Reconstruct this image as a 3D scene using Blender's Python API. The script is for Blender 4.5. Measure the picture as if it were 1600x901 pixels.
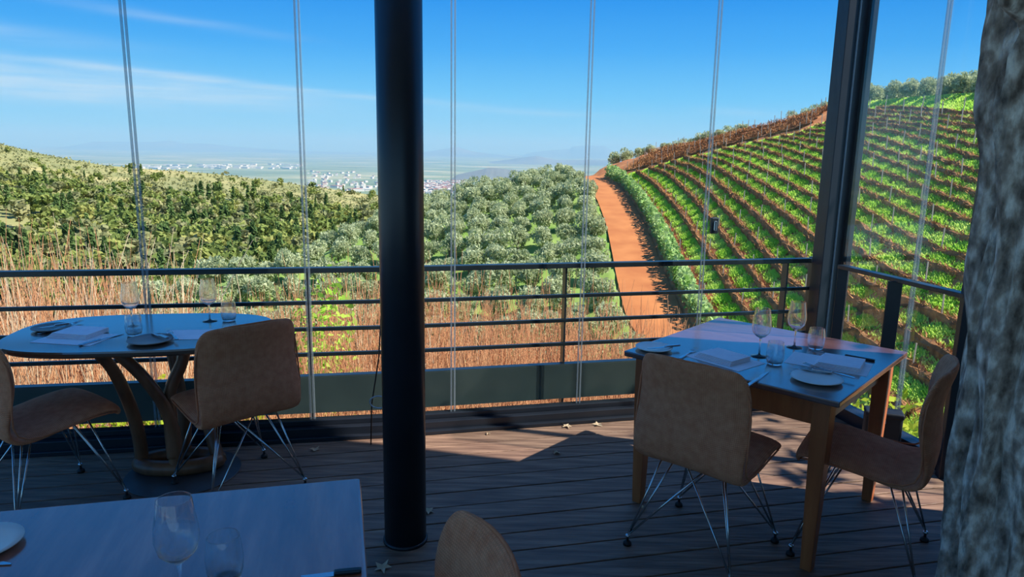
import bpy, math, random
import numpy as np
from mathutils import Vector, Matrix
for _o in list(bpy.data.objects): bpy.data.objects.remove(_o)
SC = bpy.context.scene
COL = SC.collection
R = math.radians
# ------------------------------------------------------------------ camera
F = 1100.0; H = 1.65; PITCH = R(11.2); ROLL = R(1.0)
FW = np.array([0, math.cos(PITCH), -math.sin(PITCH)]); U0 = np.array([0, math.sin(PITCH), math.cos(PITCH)]); R0 = np.array([1., 0, 0])
RT = math.cos(ROLL) * R0 + math.sin(ROLL) * U0; UP = -math.sin(ROLL) * R0 + math.cos(ROLL) * U0
CAM = np.array([0, 0, H])
cd = bpy.data.cameras.new('camera'); cam = bpy.data.objects.new('camera', cd); COL.objects.link(cam)
cd.sensor_width = 36; cd.lens = F / 1600 * 36; cd.clip_start = 0.05; cd.clip_end = 60000
m = Matrix.Identity(4)
for i in range(3):
    m[i][0] = RT[i]; m[i][1] = UP[i]; m[i][2] = -FW[i]; m[i][3] = CAM[i]
cam.matrix_world = m; SC.camera = cam
# ------------------------------------------------------------------ world, sun, exposure
SUN_EL = R(46); SUN_AZ = np.array([.973, -.23])
SUNV = np.array([SUN_AZ[0] * math.cos(SUN_EL), SUN_AZ[1] * math.cos(SUN_EL), math.sin(SUN_EL)])
SC.view_settings.view_transform = 'Standard'; SC.view_settings.look = 'None'
SC.view_settings.exposure = 0.0; SC.view_settings.gamma = 1.0; SC.view_settings.use_curve_mapping = False
def lin(c):
    return tuple(((x / 255) / 12.92 if x / 255 <= .04045 else ((x / 255 + .055) / 1.055) ** 2.4) for x in c) + (1.0,)
W = bpy.data.worlds.new('World'); SC.world = W; W.use_nodes = True
def build_world():
    nt = W.node_tree; nt.nodes.clear(); N = nt.nodes.new; L = nt.links.new
    out = N('ShaderNodeOutputWorld'); bg = N('ShaderNodeBackground'); L(bg.outputs[0], out.inputs[0])
    tc = N('ShaderNodeTexCoord'); sx = N('ShaderNodeSeparateXYZ'); L(tc.outputs['Generated'], sx.inputs[0])
    def M(op, a, b=None, clamp=False):
        n = N('ShaderNodeMath'); n.operation = op; n.use_clamp = clamp
        for i, v in enumerate((a, b)):
            if v is None: continue
            if isinstance(v, (int, float)): n.inputs[i].default_value = v
            else: L(v, n.inputs[i])
        return n.outputs[0]
    x, y, z = sx.outputs
    rp = N('ShaderNodeValToRGB'); el = rp.color_ramp.elements
    stops = [(0.0, (176, 220, 244)), (.02, (150, 214, 251)), (.07, (112, 200, 255)), (.13, (74, 174, 252)), (.21, (46, 150, 244)), (.45, (52, 138, 230)), (1, (56, 124, 208))]
    el[0].position = 0; el[0].color = lin(stops[0][1]); el[1].position = 1; el[1].color = lin(stops[-1][1])
    for p, c in stops[1:-1]:
        e = el.new(p); e.color = lin(c)
    L(M('MAXIMUM', z, 0.0), rp.inputs[0])
    # thin cirrus: streaks along lines of slowly falling elevation
    az = M('ARCTAN2', x, y)
    nz = N('ShaderNodeTexNoise'); nz.inputs['Scale'].default_value = 1.0; nz.inputs['Detail'].default_value = 5
    cv = N('ShaderNodeCombineXYZ'); L(M('MULTIPLY', az, 5.0), cv.inputs[0]); L(M('MULTIPLY', z, 60.0), cv.inputs[1]); L(cv.outputs[0], nz.inputs['Vector'])
    n0 = nz.outputs[0]
    nz2 = N('ShaderNodeTexNoise'); nz2.inputs['Scale'].default_value = 2.3; nz2.inputs['Detail'].default_value = 6
    cv2 = N('ShaderNodeCombineXYZ'); L(M('MULTIPLY', az, 2.0), cv2.inputs[0]); L(M('MULTIPLY', z, 14.0), cv2.inputs[1]); L(cv2.outputs[0], nz2.inputs['Vector'])
    def streak(el0, k, width, azc, azw, amp):
        d = M('SUBTRACT', z, M('ADD', M('MULTIPLY', az, k), el0))
        d = M('ADD', d, M('MULTIPLY', M('SUBTRACT', nz2.outputs[0], .5), width * 1.2))
        g = M('POWER', 2.718, M('MULTIPLY', M('POWER', M('ABSOLUTE', M('DIVIDE', d, width)), 2.0), -1.0))
        h = M('POWER', 2.718, M('MULTIPLY', M('POWER', M('ABSOLUTE', M('DIVIDE', M('SUBTRACT', az, azc), azw)), 2.0), -1.0))
        t = M('MULTIPLY', M('SUBTRACT', n0, .22), 2.0, True)
        return M('MULTIPLY', M('MULTIPLY', g, h), M('MULTIPLY', t, amp))
    s = streak(.052, -.068, .0045, -.38, .30, .62)
    s = M('ADD', s, streak(.048, -.03, .020, -.60, .30, 1.15))
    s = M('ADD', s, streak(.098, -.03, .010, -.68, .16, .38))
    s = M('ADD', s, streak(.112, -.08, .006, -.45, .13, .25))
    s = M('ADD', s, streak(.050, -.02, .004, -.02, .14, .25))
    s = M('ADD', s, streak(.066, -.05, .006, .30, .05, .18))
    mx = N('ShaderNodeMixRGB'); L(M('MINIMUM', s, .8), mx.inputs[0]); L(rp.outputs[0], mx.inputs[1]); mx.inputs[2].default_value = lin((222, 236, 248))
    L(mx.outputs[0], bg.inputs[0]); bg.inputs[1].default_value = 1.0
build_world()
sd = bpy.data.lights.new('sun', 'SUN'); sd.energy = 9.0; sd.angle = R(.53); sd.color = (1, .95, .87)
sun = bpy.data.objects.new('sun', sd); COL.objects.link(sun)
sun.rotation_euler = Vector(SUNV).to_track_quat('Z', 'Y').to_euler(); sun.location = (6, -2, 8)

# ------------------------------------------------------------------ pixel helpers (1600 x 901 frame)
def ray(u, v): return (u - 800) / F * RT - (v - 450.5) / F * UP + FW
def atz(u, v, z):
    d = ray(u, v); return CAM + d * ((z - H) / d[2])
def aty(u, v, y):
    d = ray(u, v); return CAM + d * (y / d[1])
PZ, PX, PY = -18.55, .553, .113           # plane of the vineyard slope
def onslope(u, v, off=0.0):
    d = ray(u, v); t = (PZ + off - H) / (d[2] - PX * d[0] - PY * d[1]); return CAM + d * t
# ------------------------------------------------------------------ mesh helpers
class MB:
    def __init__(s): s.v = []; s.f = []; s.sm = []
    def add(s, vs, fs, smooth=False):
        o = len(s.v); s.v += [tuple(map(float, p)) for p in vs]; s.f += [tuple(i + o for i in f) for f in fs]; s.sm += [smooth] * len(fs); return s
    def box(s, c, size, rz=0, M=None):
        a, b, h = size[0] / 2, size[1] / 2, size[2] / 2; vs = []
        for x, y, z in ((-a, -b, -h), (a, -b, -h), (a, b, -h), (-a, b, -h), (-a, -b, h), (a, -b, h), (a, b, h), (-a, b, h)):
            if M is not None: p = M @ Vector((x, y, z)); vs.append((p.x + c[0], p.y + c[1], p.z + c[2]))
            else: vs.append((c[0] + x * math.cos(rz) - y * math.sin(rz), c[1] + x * math.sin(rz) + y * math.cos(rz), c[2] + z))
        return s.add(vs, [(3, 2, 1, 0), (4, 5, 6, 7), (0, 1, 5, 4), (1, 2, 6, 5), (2, 3, 7, 6), (3, 0, 4, 7)])
    def bar(s, p, q, w, h):               # box between two points, w horizontal, h the other way
        p = Vector(p); q = Vector(q); d = q - p; x = d.normalized()
        y = Vector((0, 0, 1)).cross(x)
        y = y.normalized() if y.length > 1e-4 else Vector((0, 1, 0)); z = x.cross(y)
        return s.box((p + q) / 2, (d.length, w, h), M=Matrix((x, y, z)).transposed())
    def tube(s, pts, rad, n=8, cap=True, sq=1.0):
        pts = [Vector(p) for p in pts]; k = len(pts)
        if not hasattr(rad, '__len__'): rad = [rad] * k
        vs = []; up = Vector((.123, .31, .94))
        for i, p in enumerate(pts):
            t = (pts[min(i + 1, k - 1)] - pts[max(i - 1, 0)]).normalized()
            a = t.cross(up); a = a.normalized() if a.length > 1e-4 else t.orthogonal().normalized(); b = t.cross(a)
            for j in range(n):
                th = 2 * math.pi * j / n; vs.append(p + (a * math.cos(th) + b * math.sin(th) * sq) * rad[i])
        fs = [(i * n + j, i * n + (j + 1) % n, (i + 1) * n + (j + 1) % n, (i + 1) * n + j) for i in range(k - 1) for j in range(n)]
        if cap: fs += [tuple(range(n - 1, -1, -1)), tuple(range((k - 1) * n, k * n))]
        return s.add(vs, fs, True)
    def lathe(s, prof, c=(0, 0, 0), n=28, closed=False):
        k = len(prof); vs = [(c[0] + r * math.cos(2 * math.pi * j / n), c[1] + r * math.sin(2 * math.pi * j / n), c[2] + z) for r, z in prof for j in range(n)]
        fs = [(i * n + j, i * n + (j + 1) % n, (i + 1) * n + (j + 1) % n, (i + 1) * n + j) for i in range(k - 1) for j in range(n)]
        if prof[0][0] > 1e-5 and not closed: fs.append(tuple(range(n - 1, -1, -1)))
        if prof[-1][0] > 1e-5 and not closed: fs.append(tuple(range((k - 1) * n, k * n)))
        return s.add(vs, fs, True)
    def mesh(s, name):
        me = bpy.data.meshes.new(name); me.from_pydata(s.v, [], s.f); me.polygons.foreach_set('use_smooth', s.sm); me.update(); return me
    def build(s, name, mat, parent=None, bevel=0, loc=None):
        return obj(name, s.mesh(name), mat, parent, bevel, loc)
def obj(name, me, mat, parent=None, bevel=0, loc=None):
    o = bpy.data.objects.new(name, me); COL.objects.link(o)
    if mat is not None and not me.materials: me.materials.append(mat)
    if parent is not None: o.parent = parent
    if loc is not None: o.location = loc
    if bevel:
        b = o.modifiers.new('bevel', 'BEVEL'); b.width = bevel; b.segments = 2; b.limit_method = 'ANGLE'
    return o
def npmesh(name, V, Fq, smooth=False):     # numpy verts (n,3), faces (m,k)
    V = np.asarray(V, dtype=np.float32); Fq = np.asarray(Fq, dtype=np.int32); k = Fq.shape[1]; nf = len(Fq)
    me = bpy.data.meshes.new(name); me.vertices.add(len(V)); me.vertices.foreach_set('co', V.ravel())
    me.loops.add(nf * k); me.loops.foreach_set('vertex_index', Fq.ravel()); me.polygons.add(nf)
    me.polygons.foreach_set('loop_start', np.arange(nf, dtype=np.int32) * k)
    me.polygons.foreach_set('use_smooth', np.full(nf, smooth)); me.update(calc_edges=True); me.validate(); return me
def tag(o, label, cat, group=None, kind=None):
    o['label'] = label
    if cat: o['category'] = cat
    if group: o['group'] = group
    if kind: o['kind'] = kind
    return o
def thing(name, label, cat, loc=(0, 0, 0), rz=0, group=None):
    o = bpy.data.objects.new(name, None); COL.objects.link(o); o.location = loc; o.rotation_euler = (0, 0, rz); o.empty_display_size = .1
    return tag(o, label, cat, group)
def struct(o, label=None):
    o['kind'] = 'structure'
    if label: o['label'] = label; 
    return o
def copy_tree(o, parent=None):
    c = o.copy(); COL.objects.link(c); c.parent = parent
    for ch in list(o.children): copy_tree(ch, c)
    return c
# ------------------------------------------------------------------ materials
def mat(name, c1, c2=None, rough=.6, scale=8, metal=0, bump=0, spec=.5, stretch=(1, 1, 1), detail=5, trans=0, weave=0, coord='Object', c3=None, coat=0, bscale=None):
    m_ = bpy.data.materials.new(name); m_.use_nodes = True; nt = m_.node_tree; N = nt.nodes.new; L = nt.links.new
    p = nt.nodes['Principled BSDF']; p.inputs['Roughness'].default_value = rough; p.inputs['Metallic'].default_value = metal
    p.inputs['Specular IOR Level'].default_value = spec; p.inputs['Base Color'].default_value = lin(c1); p.inputs['Coat Weight'].default_value = coat; p.inputs['Coat Roughness'].default_value = .16; p.inputs['Coat IOR'].default_value = 1.9
    tc = N('ShaderNodeTexCoord'); mp = N('ShaderNodeMapping'); mp.inputs['Scale'].default_value = stretch; L(tc.outputs[coord], mp.inputs[0])
    col = None
    if c2 is not None:
        nz = N('ShaderNodeTexNoise'); nz.inputs['Scale'].default_value = scale; nz.inputs['Detail'].default_value = detail; L(mp.outputs[0], nz.inputs['Vector'])
        rp = N('ShaderNodeValToRGB'); e = rp.color_ramp.elements; e[0].position = .32; e[0].color = lin(c1); e[1].position = .68; e[1].color = lin(c2)
        if c3 is not None: q = e.new(.5); q.color = lin(c3)
        L(nz.outputs[0], rp.inputs[0]); L(rp.outputs[0], p.inputs['Base Color']); col = rp.outputs[0]
    if bump:
        nb = N('ShaderNodeTexNoise'); nb.inputs['Scale'].default_value = bscale or scale * 2; nb.inputs['Detail'].default_value = 8; L(mp.outputs[0], nb.inputs['Vector'])
        b = N('ShaderNodeBump'); b.inputs['Strength'].default_value = bump; b.inputs['Distance'].default_value = .02; L(nb.outputs[0], b.inputs['Height']); L(b.outputs[0], p.inputs['Normal'])
    if weave:
        ws = []
        for d in ('X', 'Y'):
            w = N('ShaderNodeTexWave'); w.bands_direction = d; w.inputs['Scale'].default_value = weave; w.inputs['Distortion'].default_value = 1.5; w.inputs['Detail Scale'].default_value = 3; L(tc.outputs['UV'], w.inputs['Vector']); ws.append(w.outputs[1])
        mu = N('ShaderNodeMath'); mu.operation = 'MULTIPLY'; L(ws[0], mu.inputs[0]); L(ws[1], mu.inputs[1])
        b = N('ShaderNodeBump'); b.inputs['Strength'].default_value = .6; b.inputs['Distance'].default_value = .003; L(mu.outputs[0], b.inputs['Height']); L(b.outputs[0], p.inputs['Normal'])
        mx = N('ShaderNodeMixRGB'); mx.blend_type = 'MULTIPLY'; mx.inputs[0].default_value = .35
        r2 = N('ShaderNodeValToRGB'); r2.color_ramp.elements[0].color = (.35, .33, .3, 1); r2.color_ramp.elements[1].position = .5; L(mu.outputs[0], r2.inputs[0])
        L(col, mx.inputs[1]); L(r2.outputs[0], mx.inputs[2]); L(mx.outputs[0], p.inputs['Base Color'])
    if trans:
        tr = N('ShaderNodeBsdfTranslucent'); mxs = N('ShaderNodeMixShader'); mxs.inputs[0].default_value = trans
        if col is not None: L(col, tr.inputs[0])
        else: tr.inputs[0].default_value = lin(c1)
        L(p.outputs[0], mxs.inputs[1]); L(tr.outputs[0], mxs.inputs[2]); L(mxs.outputs[0], nt.nodes['Material Output'].inputs[0])
    return m_
def pane_mat():
    m_ = bpy.data.materials.new('window_glass'); m_.use_nodes = True; nt = m_.node_tree; N = nt.nodes.new; L = nt.links.new; nt.nodes.remove(nt.nodes['Principled BSDF'])
    t = N('ShaderNodeBsdfTransparent'); t.inputs[0].default_value = (.955, .98, .975, 1); g = N('ShaderNodeBsdfGlossy'); g.inputs['Roughness'].default_value = .02
    fr = N('ShaderNodeFresnel'); fr.inputs[0].default_value = 1.4; mu = N('ShaderNodeMath'); mu.operation = 'MULTIPLY'; mu.inputs[1].default_value = .11; L(fr.outputs[0], mu.inputs[0])
    mx = N('ShaderNodeMixShader'); L(mu.outputs[0], mx.inputs[0]); L(t.outputs[0], mx.inputs[1]); L(g.outputs[0], mx.inputs[2]); L(mx.outputs[0], nt.nodes['Material Output'].inputs[0]); return m_
def seal_mat():
    m_ = bpy.data.materials.new('clear_seal'); m_.use_nodes = True; nt = m_.node_tree; N = nt.nodes.new; L = nt.links.new; p = nt.nodes['Principled BSDF']
    p.inputs['Base Color'].default_value = (.36, .42, .46, 1); p.inputs['Roughness'].default_value = .25
    t = N('ShaderNodeBsdfTransparent'); mx = N('ShaderNodeMixShader'); mx.inputs[0].default_value = .45; L(t.outputs[0], mx.inputs[1]); L(p.outputs[0], mx.inputs[2]); L(mx.outputs[0], nt.nodes['Material Output'].inputs[0]); return m_
def glass_mat():
    m_ = bpy.data.materials.new('drinking_glass'); m_.use_nodes = True; p = m_.node_tree.nodes['Principled BSDF']
    p.inputs['Transmission Weight'].default_value = 1; p.inputs['Roughness'].default_value = 0; p.inputs['IOR'].default_value = 1.45; p.inputs['Base Color'].default_value = (.97, .985, 1, 1)
    nt = m_.node_tree; t = nt.nodes.new('ShaderNodeBsdfTransparent'); mx = nt.nodes.new('ShaderNodeMixShader'); mx.inputs[0].default_value = .86; nt.links.new(t.outputs[0], mx.inputs[1]); nt.links.new(p.outputs[0], mx.inputs[2]); nt.links.new(mx.outputs[0], nt.nodes['Material Output'].inputs[0]); return m_
MT = dict(
    plank=mat('deck_wood', (100, 74, 60), (152, 120, 98), .55, 5, stretch=(.6, 6, 6), bump=.35, c3=(124, 96, 78)),
    steel=mat('dark_painted_steel', (30, 36, 40), (38, 45, 50), .32, 6, bump=.05),
    steel2=mat('blue_black_steel', (22, 27, 36), (28, 33, 42), .38, 6, bump=.05),
    kick=mat('grey_green_steel', (52, 62, 62), (62, 72, 70), .4, 5, bump=.05),
    pane=pane_mat(), seal=seal_mat(), glass=glass_mat(),
    top_dark=mat('dark_tabletop', (86, 56, 54), (104, 72, 66), .27, 3, stretch=(1, 9, 1), bump=.04, spec=.9, coat=1),
    top_front=mat('brown_tabletop', (128, 66, 52), (190, 124, 100), .24, 2.2, stretch=(7, 1, 1), bump=.03, c3=(156, 92, 74), spec=.8, coat=.75),
    top_oval=mat('walnut_tabletop', (70, 50, 40), (90, 66, 52), .26, 3, stretch=(1, 7, 1), bump=.04, spec=.9, coat=1),
    legwood=mat('orange_brown_wood', (158, 84, 46), (186, 106, 60), .4, 3, stretch=(8, 8, 1), bump=.06),
    walnut=mat('dark_walnut', (104, 66, 46), (140, 94, 66), .4, 4, stretch=(4, 4, 1), bump=.06),
    fabric=mat('woven_fabric', (208, 130, 94), (228, 154, 116), .9, 30, weave=15, spec=.2),
    piping=mat('fabric_piping', (190, 116, 82), (206, 130, 94), .9, 40, spec=.2),
    chrome=mat('chrome_wire', (205, 208, 212), None, .18, metal=1),
    rubber=mat('black_rubber', (16, 16, 17), None, .6),
    porcelain=mat('stoneware', (236, 228, 216), (244, 236, 226), .35, 9), napkin=mat('napkin_linen', (240, 230, 234), (248, 240, 242), .85, 30, bump=.1),
    paper=mat('menu_paper', (232, 230, 234), (240, 238, 240), .8, 12), cutlery=mat('cutlery_steel', (190, 192, 196), None, .2, metal=1), handle=mat('black_handle', (24, 24, 28), None, .35),
    darkplate=mat('dark_stoneware', (140, 120, 110), (156, 136, 124), .4, 9), slate=mat('base_disc', (62, 62, 66), (78, 78, 82), .45, 6),
    bark=mat('grey_bark', (92, 78, 68), (226, 212, 198), .95, 26, stretch=(1.4, 1.4, .7), bump=1.0, c3=(160, 142, 128), bscale=34, detail=10),
    ceiling=mat('ceiling_boards', (176, 166, 152), (190, 180, 166), .8, 4), plaster=mat('plaster', (120, 112, 104), (132, 124, 116), .9, 3),
    soil=mat('orange_soil', (190, 118, 66), (214, 142, 84), .95, .9, c3=(196, 118, 66), bump=.4, bscale=4), road=mat('orange_road', (170, 98, 50), (190, 118, 64), .95, .5, bump=.3, bscale=3),
    bank=mat('dry_bank', (120, 118, 62), (164, 140, 92), .95, .6, c3=(98, 112, 48), bump=.5, bscale=5),
    orchard=mat('orchard_grass', (104, 136, 50), (150, 170, 84), .95, .25, c3=(126, 150, 66), bump=.5, bscale=3),
    grass=mat('grass', (178, 224, 78), (228, 244, 136), .8, .35, c3=(202, 236, 102), trans=.5, spec=.1), weed=mat('weeds', (130, 176, 82), (196, 216, 150), .8, .8, trans=.35, spec=.2),
    vine=mat('vine_canes', (146, 98, 66), (206, 150, 98), .9, .7, c3=(176, 122, 80), spec=.1), vinecore=mat('vine_core', (112, 80, 56), (164, 118, 78), .95, 2.5, bump=.8, bscale=7, spec=.1), post=mat('vine_post', (176, 164, 148), None, .8),
    olive=mat('olive_leaf', (160, 172, 122), (220, 224, 182), .7, 1.1, c3=(178, 184, 142), trans=.4, spec=.2), forest=mat('forest_leaf', (96, 114, 58), (172, 168, 96), .8, .07, c3=(130, 142, 74), trans=.25, spec=.1),
    forest2=mat('eucalypt_leaf', (116, 122, 84), (176, 168, 116), .8, .09, c3=(144, 144, 98), trans=.25, spec=.1), pine=mat('pine_leaf', (72, 98, 56), (122, 142, 80), .8, .1, trans=.2, spec=.1),
    shade=mat('shade_leaf', (70, 96, 40), (110, 138, 60), .7, 1, trans=.3), trunk=mat('tree_stem', (92, 78, 64), (124, 108, 92), .95, 3), trunkpale=mat('pale_stem', (168, 156, 138), None, .9),
    twig=mat('red_twig', (180, 118, 86), (228, 176, 128), .85, .9, c3=(206, 146, 104), spec=.15), twigpale=mat('pale_twig', (196, 164, 132), (228, 206, 172), .85, .9, spec=.15),
    lime=mat('lime_leaf', (150, 168, 36), (206, 204, 60), .7, 1.2, c3=(168, 186, 50), trans=.45, spec=.2), dryleaf=mat('dry_leaf', (176, 150, 120), (200, 176, 146), .9, 20),
    hill=mat('scrub_hillside', (126, 126, 76), (184, 166, 108), .95, .012, c3=(150, 144, 88), detail=9, bump=.6, bscale=.08), plain=mat('farmland', (96, 112, 74), (176, 168, 130), .95, .0016, c3=(120, 134, 96), detail=7, stretch=(1, 2.2, 1)),
    mount=mat('far_mountain', (92, 98, 96), (120, 120, 112), .95, .001, detail=8), white=mat('town_walls', (214, 208, 200), None, .8), roof=mat('town_roofs', (164, 108, 88), None, .8), cable=mat('black_cable', (14, 14, 16), None, .5), wcable=mat('pale_cable', (170, 178, 190), None, .4),
    case=mat('black_case', (20, 21, 24), (28, 29, 33), .5, 12, bump=.1),
)
rng = np.random.default_rng(5); rnd = random.Random(7)
# ------------------------------------------------------------------ deck, rails, glass: plan geometry
K = np.array([-.62, 3.865])                              # bend of the glass front, behind the round column
dL = np.array([math.cos(R(10.4)), math.sin(R(10.4))]); dR = np.array([math.cos(R(13.2)), math.sin(R(13.2))])
A0 = K - dL * 3.2; C0 = K + dR * 2.62                    # ends of the front threshold (inner foot line)
nL = np.array([-dL[1], dL[0]]); nR = np.array([-dR[1], dR[0]])   # outward
dS = np.array([.252, -.968]); nS = np.array([.968, .252])       # right side runs towards the building; outward normal
def P3(p, z): return (float(p[0]), float(p[1]), float(z))
def meet(p, d, q, e):
    a = np.array([[d[0], -e[0]], [d[1], -e[1]]]); t = np.linalg.solve(a, q - p); return p + d * t[0]
def glassx(u, v, p, d):                                 # where a pixel's ray crosses the vertical plane through p along d
    r = ray(u, v); n = np.array([-d[1], d[0]]); t_ = np.dot(p, n) / np.dot(r[:2], n); return (r * t_)[:2]
g0R = K + nR * .075; g0L = K + nL * .075; cornerG = glassx(1309, 250, g0R, dR)
fl = bpy.data.objects.new('floor', None); COL.objects.link(fl); struct(fl, 'dark weathered timber deck boards')
ang = R(13.0); pd = np.array([math.cos(ang), math.sin(ang)]); pn = np.array([-pd[1], pd[0]])
s0 = float(np.dot(K, pn)) + .10
for i in range(-3, 43):
    s = s0 - .07 - i * .14; a = pn * s + pd * -3.6
    b = meet(pn * s, pd, cornerG - nS * .02, dS)
    if i < 0: b = meet(pn * s, pd, K + nL * .06, dL)
    if i < 0 and b[0] < a[0] + .1: continue
    if i >= 0 and (b[0] > 2.66 or b[1] < 2.8): b = pn * s + pd * ((2.66 + pd[1] * s) / pd[0])
    MB().bar(P3(a, -.0125 + rnd.uniform(-.001, .001)), P3(b, -.0125 + rnd.uniform(-.001, .001)), .133, .025).build('plank', MT['plank'], fl, .003)
q1 = meet(pn * (s0 - .2), pd, cornerG, dS); q0 = pn * (s0 - .2) - pd * 3.4; q2 = np.array([2.6, -1.9]); q3 = np.array([-3.0, -3.2])
sub = MB(); sub.add([P3(q0, -.03), P3(q1, -.03), P3(q2, -.03), P3(q3, -.03), P3(q0, -.2), P3(q1, -.2), P3(q2, -.2), P3(q3, -.2)], [(0, 3, 2, 1), (4, 5, 6, 7), (0, 1, 5, 4), (1, 2, 6, 5), (2, 3, 7, 6), (3, 0, 4, 7)]); sub.build('sub_deck', MT['steel2'], fl)
cl = MB(); cl.box((-.8, -.75, 3.05), (7.0, 5.6, .1), ang); struct(cl.build('ceiling', MT['ceiling']), 'timber ceiling over the deck')
wr = MB(); wr.box((2.82, -.6, 3.95), (.3, 6.94, 8.1)); struct(wr.build('wall_right', MT['plaster']), 'plaster building wall beside the deck')
# head beams that carry the tops of the glass
hb = MB(); hb.bar(P3(A0 + nL * .075, 2.99), P3(K + nL * .075, 2.99), .1, .12); hb.bar(P3(K + nR * .075, 2.99), P3(C0 + nR * .075, 2.99), .1, .12); struct(hb.build('trim_4', MT['steel2']), 'dark steel head beam above the folding glass')
# thresholds
for i, (p, q, n) in enumerate(((A0, K, nL), (K, C0, nR))):
    t = MB(); t.bar(P3(p + n * .06, .035), P3(q + n * .06, .035), .12, .07); t.bar(P3(p + n * .075, .085), P3(q + n * .075, .085), .06, .03); t.bar(P3(p + n * .02, .012), P3(q + n * .02, .012), .1, .024)
    struct(t.build('trim_%d' % (i + 1), MT['steel2'], None, .003), 'dark steel threshold channel under the folding glass')
t = MB(); t.bar(P3(cornerG, .04), P3(cornerG + dS * 1.9, .04), .1, .08); struct(t.build('trim_3', MT['steel2'], None, .003), 'dark steel threshold channel on the side of the deck')
joints = [g0L - dL * 3.1] + [glassx(u, v, g0L, dL) for u, v in ((209, 220), (476, 330))] + [glassx(708, 320, g0R, dR)] + [glassx(u, v, g0R, dR) for u, v in ((915, 310), (1110, 235))] + [cornerG - dR * .04]
sj = glassx(1445, 310, cornerG, dS); side = [cornerG + dS * .05, sj, sj + dS * .72]
def panel(idx, p, q, what, latch=False):
    d = (q - p) / np.linalg.norm(q - p); p2 = p + d * .005; q2 = q - d * .005
    root = bpy.data.objects.new('window_%d' % idx, None); COL.objects.link(root); struct(root, what)
    MB().bar(P3(p2, 1.51), P3(q2, 1.51), .01, 2.84).build('pane', MT['pane'], root)
    for e, s_ in ((p2, 1), (q2, -1)):
        c = e + d * s_ * .005; MB().bar(P3(c, .09), P3(c, 2.93), .012, .009).build('edge_seal', MT['seal'], root)
    if latch:
        c = p2 + d * .05; n = np.array([d[1], -d[0]]); z = latch
        lk = MB().box(P3(c + n * .012, z), (.05, .022, .10), math.atan2(d[1], d[0])).build('latch', MT['steel'], root, .006)
        MB().box(P3(c + n * .026, z), (.018, .012, .06), math.atan2(d[1], d[0])).build('thumb_turn', MT['chrome'], lk, .003)
for i in range(6):
    zl = 0
    if i == 5:
        r = ray(1108, 352); pp = glassx(1108, 352, g0R, dR); zl = H + r[2] * np.linalg.norm(pp) / np.linalg.norm(r[:2])
    panel(i + 1, joints[i], joints[i + 1], 'frameless folding glass panel above the front threshold', zl)
for i in range(2): panel(7 + i, side[i], side[i + 1], 'frameless folding glass panel on the side of the deck')
# front railing (outside the glass)
ro = 1.055
rl = thing('railing', 'long dark steel balcony railing with four bars and kick board facing the valley', 'railing', (0, 0, 0))
KR = (K + nR * .21); tE = float(np.dot(cornerG - KR, dR)); ends = (KR - dL * 3.4, KR, KR + dR * tE)
for p, q in ((ends[0], ends[1]), (ends[1], ends[2])):
    MB().bar(P3(p, .95), P3(q, .95), .05, .03).build('top_rail', MT['steel'], rl, .003)
    for z in (.757, .6, .447): MB().bar(P3(p, z), P3(q, z), .022, .022).build('rail', MT['steel'], rl, .003)
    n = nL if p is ends[0] else nR
    MB().bar(P3(p - n * .02, .205), P3(q - n * .02, .205), .012, .225).build('kick_board', MT['kick'], rl, .002)
    MB().bar(P3(p - n * .0, .315), P3(q - n * .0, .315), .05, .012).build('kick_cap', MT['steel'], rl, .002)
for u in (480, 884, 1228):
    p = glassx(u, 440, KR, dL if u < 600 else dR); n = nL if u < 600 else nR
    MB().box((0, 0, .345), (.012, .058, 1.19), R(10.4 if u < 600 else 13.2)).build('post', MT['steel'], rl, 0, P3(p + n * .02, 0))
for x in (-2.45, -.02):
    MB().box((0, 0, .345), (.012, .058, 1.19), R(10.4)).build('post', MT['steel'], rl, 0, P3(KR + dL * x + nL * .02, 0))
MB().box((0, 0, .52), (.03, .16, .90), R(13.2)).build('end_plate', MT['steel'], rl, .002, P3(KR + dR * tE - nR * .045, 0))
# side railing
sp = np.array([1.989, 4.208]) * 1.03; rs = thing('railing', 'short dark steel side railing meeting the corner post beside the square table', 'railing')
zt = H - (H - 1.0) * 1.03
sm_ = np.array([2.082, 3.765]) * 1.03; se = np.array([2.21, 3.361]) * 1.03
MB().bar(P3(sp, zt - .012), P3(se + (se - sp) * .05, zt - .012), .06, .024).build('top_rail', MT['steel'], rs, .003)
for p, w in ((sp + (se - sp) * .02, .06), (sm_, .075)):
    MB().box(P3(p, zt / 2 - .07), (w, .014, zt + .1), R(-14)).build('post', MT['steel'], rs, .002)
# posts
pc = cornerG
cp = thing('corner_post', 'square black steel corner post where the two glass walls meet', 'post', P3(pc, 0))
MB().box((0, 0, 1.45), (.15, .11, 3.0), R(13)).build('box_section', MT['steel2'], cp, .004); MB().box((.095, -.05, 1.45), (.035, .06, 3.0), R(13)).build('cover_strip', MT['steel'], cp, .003)
e2 = se + (se - sp) * .02
tag(MB().box((0, 0, 1.45), (.06, .06, 3.0), R(-14)).build('side_post', MT['steel2'], None, .004, P3(e2, 0)), 'slim dark steel post at the far end of the side railing behind the tree trunk', 'post')
colp = atz(630, 856, 0); colp = np.array([-.438, 2.755])
rc = thing('round_column', 'round black steel column standing on the deck', 'column', P3(colp, 0))
MB().lathe([(.088, .0), (.088, 2.96)], n=40).build('shaft', MT['steel2'], rc); MB().lathe([(.094, -.0), (.094, .012), (.088, .014)], n=40).build('base_collar', MT['steel2'], rc)
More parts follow.
